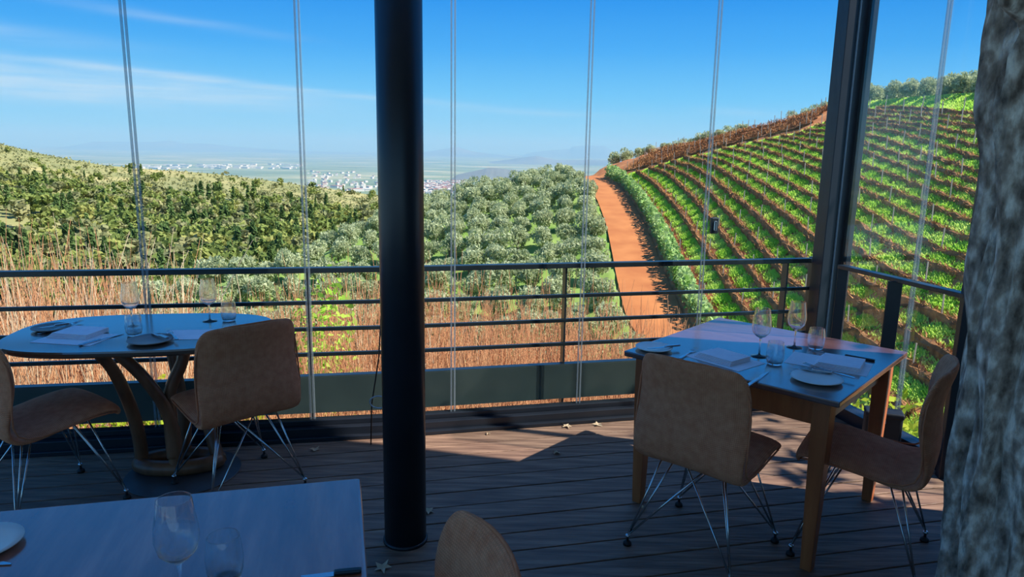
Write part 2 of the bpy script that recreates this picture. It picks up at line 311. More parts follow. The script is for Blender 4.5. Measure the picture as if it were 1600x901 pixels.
# cable beside the column
cb = aty(596, 480, 3.72); c2 = aty(581, 636, 3.72)
tag(MB().tube([cb, cb * .5 + c2 * .5 + np.array([.012, 0, 0]), c2 + np.array([0, 0, .02]), (c2[0] - .01, c2[1], .004)], .004, 6).build('cable', MT['cable']), 'thin black cable hanging beside the round column', 'cable')
lp = aty(592, 628, 3.70); tag(MB().tube([(lp[0] + .05 * math.cos(a), lp[1], lp[2] + .035 * math.sin(a)) for a in np.linspace(.3, 5.6, 18)], .004, 6).build('cable_loop', MT['wcable']), 'pale loop of cable on the kick board behind the round column', 'cable')
# ------------------------------------------------------------------ chairs
def shell_mesh():
    prof = [(.238, .415), (.246, .438), (.225, .456), (.15, .460), (.06, .448), (-.03, .430), (-.11, .418), (-.165, .418), (-.203, .438), (-.222, .48), (-.226, .54), (-.220, .61), (-.214, .68), (-.220, .75), (-.240, .82), (-.262, .872)]
    wid = [.205, .216, .222, .226, .228, .23, .232, .234, .236, .238, .24, .24, .238, .236, .228, .196]
    P = np.array(prof); n = len(P); nt = 11; g = [[], []]
    tg = np.gradient(P, axis=0); tg /= np.linalg.norm(tg, axis=1)[:, None]; nm = np.stack([tg[:, 1], -tg[:, 0]], 1)  # (y,z) normal
    for k, off in ((0, .019), (1, -.019)):
        for i in range(n):
            back = min(1, max(0, (P[i, 1] - .44) / .2)) if i > 7 else 0
            for j in range(nt):
                t_ = -1 + 2 * j / (nt - 1); o = off * (1 if abs(t_) < .99 else .55) * (1 if 0 < i < n - 1 else .55)
                y = P[i, 0] + nm[i, 0] * o + back * .045 * t_ * t_; z = P[i, 1] + nm[i, 1] * o + (1 - back) * -.010 * t_ * t_
                if i == n - 1: z -= .03 * max(0, abs(t_) - .6)
                g[k].append((wid[i] * t_, y, z))
    vs = g[0] + g[1]; N_ = n * nt; fs = []
    for i in range(n - 1):
        for j in range(nt - 1):
            a = i * nt + j; fs.append((a, a + 1, a + nt + 1, a + nt)); b = a + N_; fs.append((b + nt, b + nt + 1, b + 1, b))
    rim = [j for j in range(nt)] + [i * nt + nt - 1 for i in range(1, n)] + [(n - 1) * nt + j for j in range(nt - 2, -1, -1)] + [i * nt for i in range(n - 2, 0, -1)]
    for a, b in zip(rim, rim[1:] + rim[:1]): fs.append((b, a, a + N_, b + N_))
    me = bpy.data.meshes.new('seat_shell'); me.from_pydata(vs, [], fs); me.polygons.foreach_set('use_smooth', [True] * len(fs))
    uv = me.uv_layers.new(name='UVMap'); s_ = np.concatenate([[0], np.cumsum(np.linalg.norm(np.diff(P, axis=0), axis=1))])
    for l in me.loops:
        q = l.vertex_index % N_; uv.data[l.index].uv = (vs[q][0] * 3, s_[q // nt] * 3)
    me.update(); rimp = [tuple((np.array(vs[a]) + np.array(vs[a + N_])) / 2) for a in rim]
    return me, rimp
SHELL, RIM = shell_mesh()
RIM = np.array(RIM)
for _ in range(4): RIM = (np.roll(RIM, 1, 0) + 2 * RIM + np.roll(RIM, -1, 0)) / 4
RIM = [tuple(p) for p in RIM]
def make_chair():
    t = thing('wire_base_chair', 'x', 'chair')
    s = obj('seat_shell', SHELL, MT['fabric'], t); sb = s.modifiers.new('smooth', 'SUBSURF'); sb.levels = 2; sb.render_levels = 2
    pp = obj('piping', MB().tube([(p[0] * 1.012, p[1] + (.004 if i < 11 else 0), p[2]) for i, p in enumerate(RIM)] + [RIM[0]], .004, 6).mesh('piping'), MT['piping'], s)
    pm = MB(); pm.bar((-.13, .10, .405), (.13, .10, .405), .03, .012); pm.bar((-.13, -.10, .395), (.13, -.10, .395), .03, .012); pm.build('seat_mount', MT['chrome'], t)
    for sx in (-1, 1):
        for sy in (-1, 1):
            ft = (sx * .23, sy * .228, .045)
            l = MB(); l.tube([ft, (sx * .135, sy * .13, .41)], .0042, 7); l.tube([ft, (sx * .095, sy * .075, .41)], .0042, 7); l.tube([ft, (-sx * .06, sy * .10, .41)], .0042, 7)
            lo = l.build('leg', MT['chrome'], t)
            MB().lathe([(.005, .05), (.011, .046), (.011, .038), (.006, .036), (.006, .018)], (ft[0], ft[1], 0), 10).build('swivel', MT['chrome'], lo)
            MB().lathe([(.008, .02), (.017, .012), (.018, .0)], (ft[0], ft[1], 0), 12).build('glide', MT['rubber'], lo)
    return t
chair = make_chair(); GC = 'upholstered chairs with wire bases'
for i, (x, y, a, lb) in enumerate(((.835, 2.765, 49, 'woven beige chair on wire legs with its back turned, at the square table'), (1.505, 2.75, 146, 'woven beige chair on wire legs seen side-on between square table and tree trunk'),
        (-1.325, 3.215, 134, 'woven beige chair on wire legs with its back turned, at the oval table'), (-2.12, 3.01, 55, 'woven beige chair on wire legs facing the oval table, its seat fully in view'),
        (-.245, 1.195, 200, 'woven beige chair pulled up to the end of the long rectangular table'))):
    c = chair if i == 0 else copy_tree(chair)
    c.location = (x, y, 0); c.rotation_euler = (0, 0, R(a - 90)); c['label'] = lb; c['group'] = GC
# ------------------------------------------------------------------ tables
sq = thing('square_table', 'square dark-topped table on tapered orange wood legs by the corner post', 'table', (1.19, 3.155, 0), R(-42.2))
MB().box((0, 0, .737), (.95, .95, .026)).build('tabletop', MT['top_dark'], sq, .006)
for s in (-1, 1):
    MB().box((0, s * .385, .665), (.74, .022, .115)).build('apron', MT['legwood'], sq, .002); MB().box((s * .385, 0, .665), (.022, .74, .115)).build('apron', MT['legwood'], sq, .002)
    for s2 in (-1, 1):
        c = (s * .40, s2 * .40); vs = []
        for z, h in ((0, .022), (.60, .034), (.724, .034)): vs += [(c[0] - h, c[1] - h, z), (c[0] + h, c[1] - h, z), (c[0] + h, c[1] + h, z), (c[0] - h, c[1] + h, z)]
        fs = [(3, 2, 1, 0), (8, 9, 10, 11)] + [(a + j, a + (j + 1) % 4, a + 4 + (j + 1) % 4, a + 4 + j) for a in (0, 4) for j in range(4)]
        MB().add(vs, fs).build('leg', MT['legwood'], sq, .003)
ov = thing('oval_table', 'oval walnut table on curved wooden legs and a round base disc', 'table', (-1.79, 3.325, 0), R(9.5))
vs = []; nO = 56
def oval(a, sx, sy, e=3.0): return (sx * math.copysign(abs(math.cos(a)) ** (2 / e), math.cos(a)), sy * math.copysign(abs(math.sin(a)) ** (2 / e), math.sin(a)))
for z, k in ((.718, .965), (.728, .992), (.742, 1), (.75, .993)):
    for j in range(nO):
        x, y = oval(2 * math.pi * j / nO, .595 * k, .365 * k); vs.append((x, y, z))
fs = [(i * nO + j, i * nO + (j + 1) % nO, (i + 1) * nO + (j + 1) % nO, (i + 1) * nO + j) for i in range(3) for j in range(nO)] + [tuple(range(nO - 1, -1, -1)), tuple(range(3 * nO, 4 * nO))]
MB().add(vs, fs).build('tabletop', MT['top_oval'], ov)
MB().lathe([(.275, 0), (.275, .003), (.27, .004), (0, .004)], (.13, 0, 0), 48).build('base_disc', MT['slate'], ov)
rb = MB(); ringp = [(.10 + .19 * math.cos(a), .045 + .085 * math.sin(a), .042) for a in np.linspace(0, 2 * math.pi, 33)]; rb.tube(ringp, .04, 8, sq=1.0); rb.build('base_ring', MT['walnut'], ov)
def leg(pts, r0=.028, r1=.034):
    q = []; P_ = [np.array(p) + np.array([.13, 0, 0]) for p in pts]
    for i in range(len(P_) - 1):
        p0, p1, p2, p3 = P_[max(i - 1, 0)], P_[i], P_[i + 1], P_[min(i + 2, len(P_) - 1)]
        for t_ in np.linspace(0, 1, 7)[:-1]: q.append(.5 * ((2 * p1) + (-p0 + p2) * t_ + (2 * p0 - 5 * p1 + 4 * p2 - p3) * t_ ** 2 + (-p0 + 3 * p1 - 3 * p2 + p3) * t_ ** 3))
    q.append(P_[-1]); k = len(q); MB().tube(q, [r0 + (r1 - r0) * i / k for i in range(k)], 8).build('leg', MT['walnut'], ov)
leg([(-.36, -.10, .725), (-.28, -.06, .60), (-.23, -.01, .40), (-.21, .03, .20), (-.21, .045, .04)])
leg([(-.25, -.14, .725), (-.13, -.10, .56), (-.05, -.06, .38), (-.02, -.035, .20), (-.03, -.035, .04)])
leg([(.06, -.02, .725), (.04, -.02, .60), (-.03, -.02, .44), (-.035, -.03, .28), (-.03, -.035, .10)])
leg([(.16, .22, .725), (.11, .20, .58), (.07, .17, .40), (.11, .10, .20), (.16, .045, .04)])
leg([(-.10, .18, .725), (-.06, .17, .55), (-.03, .15, .35), (-.02, .135, .18), (-.03, .13, .04)])
fa = R(14); fx = np.array([math.cos(fa), math.sin(fa)]); fy = np.array([-fx[1], fx[0]])
fc = np.array([-.412, 1.814]) - fx * .80 - fy * .42
ft_ = thing('rectangular_table', 'long rectangular brown wooden table with a glossy top in the foreground', 'table', P3(fc, 0), fa)
MB().box((0, 0, .733), (1.60, .84, .034)).build('tabletop', MT['top_front'], ft_, .008)
for s in (-1, 1):
    MB().box((0, s * .33, .665), (.86, .022, .10)).build('apron', MT['legwood'], ft_); MB().box((s * .44, 0, .665), (.022, .62, .10)).build('apron', MT['legwood'], ft_)
    for s2 in (-1, 1): MB().box((s * .44, s2 * .33, .36), (.06, .06, .72)).build('leg', MT['legwood'], ft_, .004)
# ------------------------------------------------------------------ tableware
def wine(x, y, z, lb, s=1.0):
    t = thing('wine_glass', lb, 'wine glass', (x, y, z), 0, 'wine glasses on the tables'); t.scale = (s, s, s)
    w = .0012
    o_ = [(.006, .088), (.020, .094), (.036, .112), (.0425, .138), (.041, .165), (.036, .195), (.0329, .219), (.0325, .2215), (.0324, .222)]
    i_ = [(r - w, h_ + (.002 if k < 2 else 0)) for k, (r, h_) in enumerate(o_)][::-1]
    MB().lathe(o_ + i_[:-1] + [(.0, .092)], n=32).build('bowl', MT['glass'], t)
    MB().lathe([(.0, .0), (.036, .0), (.036, .0015), (.012, .005), (.0042, .012), (.0036, .05), (.0045, .08), (.007, .0885), (0, .090)], n=28).build('stem_and_foot', MT['glass'], t)
    return t
def tumbler(x, y, z, lb):
    t = thing('tumbler', lb, 'tumbler', (x, y, z), 0, 'water tumblers on the tables'); w = .0014
    o_ = [(.026, 0), (.031, .004), (.037, .025), (.0385, .05), (.036, .078), (.0328, .098), (.0325, .0995), (.0324, .1)]
    MB().lathe([(0, 0)] + o_ + [(r - w, max(h_, .010)) for r, h_ in o_[:0:-1]] + [(.026, .009), (0, .008)], n=32).build('body', MT['glass'], t); return t
def plate(u, v, r, lb, m_='porcelain', z=.75):
    p = atz(u, v, z + .008); t = thing('side_plate', lb, 'plate', (p[0], p[1], z), 0)
    MB().lathe([(0, .0), (r * .62, 0), (r * .7, .002), (r, .012), (r, .015), (r * .7, .006), (0, .005)], n=40).build('dish', MT[m_], t); return t
def knife(p, q, z, lb, handle='handle'):
    p = np.array(p); q = np.array(q); d = (q - p); L_ = np.linalg.norm(d); t = thing('knife', lb, 'knife', P3(p, z), math.atan2(d[1], d[0]))
    vs = []
    for zz in (.001, .003): vs += [(0, 0, zz), (.02, -.008, zz), (.06, -.010, zz), (L_ * .55, -.009, zz), (L_ * .55, .007, zz), (0, .004, zz)]
    n = 6; MB().add(vs, [tuple(range(n - 1, -1, -1)), tuple(range(n, 2 * n))] + [(j, (j + 1) % n, n + (j + 1) % n, n + j) for j in range(n)]).build('blade', MT['cutlery'], t)
    MB().box((L_ * .77, 0, .005), (L_ * .46, .016, .009)).build('handle', MT[handle], t, .003); return t
def fork(p, q, z, lb):
    p = np.array(p); q = np.array(q); d = q - p; L_ = np.linalg.norm(d); t = thing('fork', lb, 'fork', P3(p, z), math.atan2(d[1], d[0]))
    h = MB(); h.bar((.07, 0, .006), (L_, 0, .004), .008, .003); h.bar((L_ * .7, 0, .005), (L_, 0, .004), .014, .003); h.build('handle', MT['cutlery'], t, .001)
    MB().box((.06, 0, .006), (.022, .024, .003)).build('head', MT['cutlery'], t, .001)
    for k in range(4): MB().tube([(.052, -.0095 + k * .0063, .006), (.025, -.0095 + k * .0063, .010), (0, -.0095 + k * .0063, .012)], .0016, 5).build('tine', MT['cutlery'], t)
    return t
def sheet(c, ang_, w, d, z, lb, name, cat, m_, h=.0015):
    t = MB().box((0, 0, h / 2), (w, d, h)).build(name, MT[m_], None, .0005, P3(c, z)); t.rotation_euler = (0, 0, ang_); return tag(t, lb, cat)
def napkin(c, ang_, w, d, z, lb):
    t = thing('napkin', lb, 'napkin', P3(c, z), ang_)
    for k in range(4): MB().box((.003 * k, .002 * k, .003 + .0055 * k), (w - .006 * k, d - .004 * k, .0052)).build('fold', MT['napkin'], t, .002)
    return t
TZ = .75
def T(u, v, z=.752): return atz(u, v, z)[:2]
# square table
a = math.atan2(*(T(1366, 569) - T(1247.5, 550))[::-1]); pc_ = (T(1226, 564) + T(1247.5, 550) + T(1366, 569) + T(1344, 587)) / 4
sheet(pc_, a, .33, .21, TZ, 'white menu sheet under the folded napkin beside the side-on chair', 'menu_sheet', 'menu', 'paper')
napkin((T(1270, 567, .76) + T(1355, 567, .76) + T(1289, 554, .76) + T(1332, 582, .76)) / 4, a, .185, .185, TZ + .0015, 'folded pale napkin on the menu sheet near the white plate')
plate(1276, 591, .10, 'pale round side plate on the square table beside the folded napkin')
knife(T(1268, 546), T(1367, 564), TZ, 'black-handled steak knife on the square table behind the napkin')
fork(T(1256, 570, .765), T(1336, 593, .76), TZ + .013, 'steel fork resting across the side plate next to the napkin')
knife(T(1232, 573, .765), T(1300, 583, .765), TZ + .014, 'small butter knife lying over the rim of the side plate', 'cutlery')
knife(T(1200, 581), T(1168, 604), TZ, 'plain steel knife next to the ribbed tumbler', 'cutlery')
a2 = math.atan2(*(T(1200, 568) - T(1120, 546))[::-1])
sheet(T(1132, 561), a2, .28, .20, TZ, 'white menu sheet before the chair with its back turned on the square table', 'menu_sheet', 'menu', 'paper')
napkin(T(1128, 560), a2, .19, .15, TZ + .0015, 'folded napkin on the menu sheet behind the turned chair back')
plate(1022, 543, .085, 'pale side plate at the outer corner of the square table', 'porcelain')
knife(T(1012, 545, .765), T(1062, 540, .765), TZ + .014, 'knife laid over the side plate at the outer corner', 'cutlery'); fork(T(1088, 546), T(1062, 560), TZ, 'steel fork lying beside the outer corner plate')
wine(*T(1186, 556), TZ, 'wine glass standing behind the tumbler and nearest the menu sheet edge'); wine(*T(1241, 542), TZ, 'wine glass in front of the black corner post')
tumbler(*T(1210, 568), TZ, 'water tumbler between two menu sheets on the square table'); tumbler(*T(1274, 544), TZ, 'water tumbler standing beside the steak knife on the square table')
# oval table
plate(80, 512, .085, 'dark stoneware side plate at the rounded end of the oval table', 'darkplate'); knife(T(58, 513, .765), T(108, 506, .765), TZ + .014, 'knife resting on the dark plate', 'cutlery')
fork(T(128, 503), T(60, 522), TZ, 'steel fork between the dark plate and the napkin')
a3 = math.atan2(*(T(170, 527) - T(80, 522))[::-1])
sheet(T(118, 528), a3, .30, .20, TZ, 'menu sheet under the napkin on the oval table', 'menu_sheet', 'menu', 'paper'); napkin(T(122, 520, .76), a3, .20, .16, TZ + .0015, 'thick folded napkin on the oval table')
knife(T(193, 521), T(124, 540), TZ, 'knife with pale handle on the oval table in front of the napkin', 'cutlery')
plate(235, 531, .098, 'dark side plate on the near rim of the oval table', 'darkplate'); fork(T(262, 515, .77), T(277, 531, .765), TZ + .014, 'steel fork over the rim of the near dark plate'); knife(T(236, 518, .77), T(262, 529, .765), TZ + .014, 'knife lying on the near dark plate', 'cutlery')
sheet(T(300, 522), R(8), .26, .18, TZ, 'menu sheet half hidden behind the chair back at the oval table', 'menu_sheet', 'menu', 'paper')
wine(*T(207, 509), TZ, 'wine glass standing behind a tumbler on the oval table'); tumbler(*T(210, 523), TZ, 'water tumbler between napkin and near dark plate on the oval table')
wine(*T(328, 501), TZ, 'wine glass near the window edge of the oval table'); tumbler(*T(358, 500), TZ, 'water tumbler next to the turned chair back on the oval table')
# foreground table
g = atz(271, 779, .972)[:2]; wine(g[0], g[1], TZ, 'large wine glass on the long foreground table'); g = atz(343, 832, .85)[:2]; tumbler(g[0] + .012, g[1] - .012, TZ, 'water tumbler beside the large wine glass on the foreground table')
knife(T(470, 901), T(565, 892), TZ, 'black-handled knife at the end of the long foreground table'); plate(-32, 850, .085, 'pale side plate at the far side of the foreground table'); knife(T(18, 880), T(-120, 884), TZ, 'knife beside the plate on the foreground table', 'cutlery')
# black case and fallen leaves
cp_ = atz(1398, 684, 0); bc = thing('equipment_case', 'small black case with a metal latch on the deck by the side railing', 'case', (2.10, 3.75, 0), R(-20))
MB().box((0, 0, .12), (.19, .10, .24)).build('body', MT['case'], bc, .015); MB().box((0, -.005, .235), (.195, .11, .03)).build('lid', MT['case'], bc, .008)
MB().tube([(-.02 + .025 * math.cos(q), -.058, .20 + .02 * math.sin(q)) for q in np.linspace(0, 2 * math.pi, 14)], .004, 6).build('latch', MT['chrome'], bc)
for i, (u, v, s) in enumerate(((598, 888, .045), (670, 800, .035), (762, 678, .022), (934, 664, .04), (870, 708, .03), (886, 667, .035), (492, 703, .035), (1005, 795, .02))):
    p = atz(u, v, 0); vs = [(0, 0, .004)]
    for k in range(10):
        q = 2 * math.pi * k / 10 + i; r = s * (1 if k % 2 == 0 else .42) * rnd.uniform(.8, 1.15); vs.append((r * math.cos(q), r * math.sin(q), .003 + rnd.uniform(0, .012)))
    lf = MB().add(vs, [(0, 1 + k, 1 + (k + 1) % 10) for k in range(10)]).build('fallen_leaf', MT['dryleaf'], None, 0, (p[0], p[1], 0)); tag(lf, 'dry curled leaf lying on the deck boards', 'leaf', 'fallen leaves on the deck')
# ------------------------------------------------------------------ tree trunk through the deck
edge = [(1546, 0), (1541, 60), (1541, 110), (1532, 170), (1534, 230), (1531, 300), (1521, 380), (1512, 450), (1503, 540), (1496, 620), (1488, 700), (1479, 780), (1470, 860), (1462, 930)]
tr = thing('tree_trunk', 'thick grey tree trunk with rough lichened bark growing up through the deck', 'tree trunk', (1.33, 1.62, 0))
def trunk():
    ys = 1.62; ez = []; 
    for u, v in edge:
        p = aty(u, v, ys); ez.append((p[2], p[0]))
    ez = sorted(ez); zz = np.array([e[0] for e in ez]); xx = np.array([e[1] for e in ez]); n = 72; L_ = 170; vs = []
    r_ = np.random.default_rng(3); ph = r_.uniform(0, 6.28, 12)
    for i in range(L_):
        z = -.005 + i * (2.95 / (L_ - 1)); lx = np.interp(z, zz, xx); 
        if z < zz[0]: lx = xx[0] - (zz[0] - z) * .16
        rad = .185 + .05 * max(0, .9 - z) ** 1.5; cx = lx + rad - 1.33 + .048
        for j in range(n):
            th = 2 * math.pi * j / n
            rg = .010 * math.sin(11 * th + 2.2 * z + ph[0] + .8 * math.sin(3 * z)) + .007 * math.sin(23 * th - 3.1 * z + ph[1] + 1.2 * math.sin(5 * z + th)) + .004 * math.sin(37 * th + 9 * z + ph[2]) + .006 * math.sin(5 * th + 14 * z)
            for kz, kt, ka, kr in ((1.36, 4.35, .05, .10), (.80, 4.45, .045, .11), (2.18, 3.55, .05, .12), (1.98, 3.3, .035, .10)):
                d2 = ((z - kz) / kr) ** 2 + (math.remainder(th - kt, 2 * math.pi) / (kr * 4.0)) ** 2; rg += ka * math.exp(-d2 * 1.5) * math.cos(4.2 * math.sqrt(d2)) 
            r = rad + rg * 1.4; vs.append((cx + r * math.cos(th), r * math.sin(th), z))
    fs = [(i * n + j, i * n + (j + 1) % n, (i + 1) * n + (j + 1) % n, (i + 1) * n + j) for i in range(L_ - 1) for j in range(n)]
    MB().add(vs, fs, True).build('bark', MT['bark'], tr)
trunk()
# ================================================================== LANDSCAPE
def spread(P_, dmin, it=60, seed=1):        # push points of a plan apart until none stand closer than dmin
    P_ = np.array(P_, float); r_ = np.random.default_rng(seed); P_ += r_.normal(0, .01 * dmin, P_.shape); n = len(P_); dmin = np.broadcast_to(dmin, (n,))
    for _ in range(it):
        o = np.argsort(P_[:, 1]); Q_ = P_[o]; dm = dmin[o]; mv = np.zeros_like(Q_)
        for k in range(1, min(n, 320)):
            d = Q_[k:] - Q_[:-k]; L_ = np.linalg.norm(d, axis=1) + 1e-9; need = np.maximum((dm[k:] + dm[:-k]) / 2 - L_, 0) * .5; w = d / L_[:, None] * need[:, None]; mv[k:] += w * .6; mv[:-k] -= w * .6
        if np.abs(mv).max() < .004: break
        P_[o] = Q_ + mv
    return P_
def leafquads(c, size, r_, asp=.45, up=0.0):
    n = len(c); a = r_.normal(size=(n, 3)); a[:, 2] += up; a /= np.linalg.norm(a, axis=1)[:, None]
    b = np.cross(a, r_.normal(size=(n, 3))); b /= np.linalg.norm(b, axis=1)[:, None] + 1e-9
    s = (size * r_.uniform(.6, 1.3, n))[:, None]; a = a * s; b = b * s * asp
    V = np.stack([c - a, c + b, c + a, c - b], 1).reshape(-1, 3); return V, np.arange(n * 4).reshape(-1, 4)
def crown_pts(n, lobes, r_, hollow=.55):
    k = r_.integers(0, len(lobes), n); d = r_.normal(size=(n, 3)); d /= np.linalg.norm(d, axis=1)[:, None]; q = (hollow + (1 - hollow) * r_.uniform(0, 1, n) ** .6)[:, None]
    L_ = np.array(lobes); return L_[k, :3] + d * q * L_[k, 3:6]
# --- ground shapes
RE = [onslope(u, v) for u, v in ((930, 275), (965, 289), (985, 315), (1005, 349), (1022, 390), (1037, 430), (1052, 465), (1066, 495))][::-1]
ry = np.array([p[1] for p in RE]); rx = np.array([p[0] for p in RE])
def xr(y): return np.where(y < ry[0], rx[0] + (y - ry[0]) * -.03, np.where(y > ry[-1], rx[-1] - (y - ry[-1]) * .45, np.interp(y, ry, rx)))
def slope(x, y): return PZ + PX * x + PY * y
SIL = [(940, 262), (977, 251), (1038, 234), (1086, 227), (1111, 220), (1172, 204), (1216, 194), (1253, 184), (1300, 168), (1360, 160), (1393, 157), (1450, 153), (1535, 148), (1700, 140), (1900, 130)]
sl = [onslope(u, v) for u, v in SIL]; s_az = np.array([p[0] / p[1] for p in sl]); s_d = np.array([math.hypot(p[0], p[1]) for p in sl])
def crest(t_): return np.where(t_ < s_az[0], np.interp(t_, [-.6, -.30, -.18, -.09, .10, s_az[0]], [55, 62, 74, 86, 95, s_d[0]]), np.interp(t_, s_az, s_d))
GT = [(1345, 147), (1387, 134), (1420, 128), (1464, 121), (1542, 109), (1660, 96)]      # skyline of the grove
g_t = []; g_rise = []
for u, v in GT:
    r_ = ray(u, v); t_ = r_[0] / r_[1]; dc_ = float(crest(t_)); hr_ = math.hypot(r_[0], r_[1]); zt_ = H + r_[2] / hr_ * (dc_ + 12); k_ = 1 / math.hypot(t_, 1)
    g_t.append(t_); g_rise.append(max((zt_ - 2.2 - slope(dc_ * t_ * k_, dc_ * k_)) / 12, 0))
g_t = np.array([g_t[0] - .05] + g_t); g_rise = np.array([0] + g_rise)
def ground(x, y):
    x = np.asarray(x, float); y = np.asarray(y, float); d = np.hypot(x, y); e = xr(y); zr = slope(e, y); dx = np.maximum(e - x, 0); dxx = np.maximum(dx - 3.2, 0)
    left = zr - .16 * np.minimum(dxx, 18) - .05 * np.maximum(dxx - 18, 0); z = np.where(x > e, slope(x, y), left)
    nb = -2.6 - .30 * (d - 4.5); z = np.where(d < 60, np.maximum(z, nb), z)
    dc = crest(x / np.maximum(y, .1)); over = np.maximum(d - dc, 0); k = np.minimum(dc / np.maximum(d, .1), 1)
    zc = z
    xc = x * k; yc = y * k; ec = xr(yc); zrc = slope(ec, yc); dxc = np.maximum(ec - xc - 3.2, 0); zcr = np.where(xc > ec, slope(xc, yc), zrc - .16 * np.minimum(dxc, 18) - .05 * np.maximum(dxc - 18, 0))
    rs_ = np.interp(x / np.maximum(y, .1), g_t, g_rise); top_ = 14 * np.clip(rs_ / .05, 0, 1); fall = np.maximum(over - top_, 0)
    return np.where(over > 0, zcr + rs_ * np.minimum(over, 14) - .03 * fall - .010 * fall ** 2, zc)
def polar_grid(az, dd, fz):
    A, D = np.meshgrid(az, dd, indexing='ij'); X = D * np.sin(A); Y = D * np.cos(A); Z = fz(X, Y); V = np.stack([X, Y, Z], -1).reshape(-1, 3)
    n, k = A.shape; i = np.arange(n - 1)[:, None] * k + np.arange(k - 1)[None]; i = i.ravel(); return V, np.stack([i, i + k, i + k + 1, i + 1], 1)
def bumpy(x, y, s=1.0): return .05 * s * (np.sin(x * 1.9 + 2 * np.sin(y * .7)) + np.sin(y * 2.3 + 1.7 * np.sin(x * .9)))
az = np.radians(np.linspace(-58, 62, 260)); dd = np.concatenate([np.linspace(4.9, 30, 60), np.linspace(30.6, 105, 150), np.linspace(107, 150, 26)])
V, Q = polar_grid(az, dd, lambda x, y: ground(x, y) + bumpy(x, y) - .22 * ((x > xr(y) - 3.5) & (x < xr(y) + .15) & (y > 32) & (y < 97))); 
ca = V[Q].mean(1); isl = ca[:, 0] > xr(ca[:, 1]) - .4; near = np.hypot(ca[:, 0], ca[:, 1]) < 24; isl &= ~((np.hypot(ca[:, 0], ca[:, 1]) > crest(ca[:, 0] / np.maximum(ca[:, 1], .1)) + .6) & (ca[:, 0] / np.maximum(ca[:, 1], .1) > g_t[0]))
for nm, msk, mk, lb in (('vineyard_ground', isl & ~near, 'soil', 'orange soil of the vineyard slope'), ('orchard_ground', ~isl & ~near, 'orchard', 'grassy ground of the olive orchard'), ('bank_ground', near, 'bank', 'dry grassy bank below the deck')):
    struct(obj(nm, npmesh(nm, V, Q[msk], True), MT[mk]), lb)
# road
yy = np.linspace(33, 96, 60); wv = []
for i, y in enumerate(yy):
    e = float(xr(np.array(y))) + .1; w = 3.5
    for k in range(5): x = e - w * k / 4; wv.append((x, y, float(ground(x, y)) + .05 + bumpy(x, y) * .4 ))
struct(obj('dirt_road', npmesh('dirt_road', np.array(wv), np.array([(i * 5 + k, i * 5 + k + 1, i * 5 + k + 6, i * 5 + k + 5) for i in range(59) for k in range(4)]), True), MT['road']), 'orange dirt road running up between orchard and vineyard')
# --- vine rows
ROWS = [
 [(972,265),(1001,290),(1021,317),(1038,341),(1060,380),(1080,424),(1104,464),(1120,492),(1140,525)],
 [(994,262),(1021,278),(1043,300),(1067,327),(1087,356),(1110,388),(1132,424),(1152,456),(1172,480),(1200,515)],
 [(1013,256),(1043,265),(1067,285),(1091,309),(1116,339),(1156,388),(1180,418),(1200,448),(1216,468),(1280,520),(1330,562),(1400,610),(1450,645)],
 [(1028,251),(1062,261),(1087,275),(1111,295),(1140,324),(1174,359),(1204,390),(1220,410),(1240,432),(1300,478),(1319,491),(1347,512),(1379,530),(1412,547),(1454,577),(1500,606)],
 [(1047,245),(1087,256),(1111,270),(1140,292),(1174,319),(1209,351),(1243,383),(1285,418),(1323,449),(1358,468),(1389,484),(1417,502),(1449,521),(1484,540),(1530,566)],
 [(1067,239),(1106,248),(1135,263),(1170,285),(1204,309),(1233,329),(1265,355),(1320,400),(1347,425),(1377,439),(1412,453),(1468,477),(1503,493),(1560,516)],
 [(1087,235),(1126,243),(1160,258),(1194,278),(1228,297),(1267,322),(1322,362),(1355,387),(1389,407),(1424,422),(1466,435),(1511,449),(1570,466)],
 [(1111,230),(1150,239),(1184,253),(1218,268),(1272,297),(1327,329),(1362,351),(1398,373),(1433,389),(1478,405),(1515,420),(1570,438)],
 [(1126,224),(1160,229),(1194,240),(1233,256),(1277,275),(1329,300),(1367,324),(1400,344),(1438,362),(1478,378),(1518,390),(1575,408)],
 [(1150,219),(1194,226),(1233,239),(1279,256),(1335,280),(1367,294),(1407,315),(1442,331),(1489,348),(1522,360),(1580,378)],
 [(1174,214),(1218,221),(1279,241),(1340,265),(1375,279),(1407,290),(1442,305),(1489,321),(1526,333),(1585,350)],
 [(1194,209),(1233,214),(1279,226),(1336,242),(1387,260),(1435,278),(1489,298),(1531,312),(1590,330)],
 [(1218,204),(1279,214),(1340,224),(1393,242),(1444,262),(1533,292),(1590,309)],
 [(1238,200),(1279,204),(1342,210),(1391,227),(1444,244),(1533,273),(1590,288)],
 [(1253,195),(1279,196),(1344,199),(1395,211),(1444,229),(1533,257),(1590,270)],
 [(1270,188),(1344,190),(1409,198),(1453,212),(1533,236),(1590,248)],
 [(1285,183),(1344,182),(1413,189),(1457,199),(1533,218),(1590,229)],
 [(1300,177),(1344,175),(1453,187),(1533,203),(1590,211)],
 [(1315,171),(1344,169),(1453,177),(1531,189),(1590,196)],
 [(1340,166),(1364,164),(1453,169),(1531,178),(1590,184)],
 [(1365,161),(1393,159),(1453,162),(1531,168),(1590,172)]]
VH = .65
def resample(P_, step):
    P_ = np.array(P_); s = np.concatenate([[0], np.cumsum(np.linalg.norm(np.diff(P_, axis=0), axis=1))]); t_ = np.arange(0, s[-1], step)
    k = np.ones(9) / 9; Q_ = np.stack([np.interp(t_, s, P_[:, i]) for i in range(3)], 1)
    for i in range(3): Q_[:, i] = np.convolve(np.pad(Q_[:, i], 4, 'edge'), k, 'valid')
    return Q_
rows3 = []
pm_ = MB().bar((0, 0, -.1), (0, 0, 1.25), .05, .05).mesh('post')
pm_.materials.append(MT['post'])
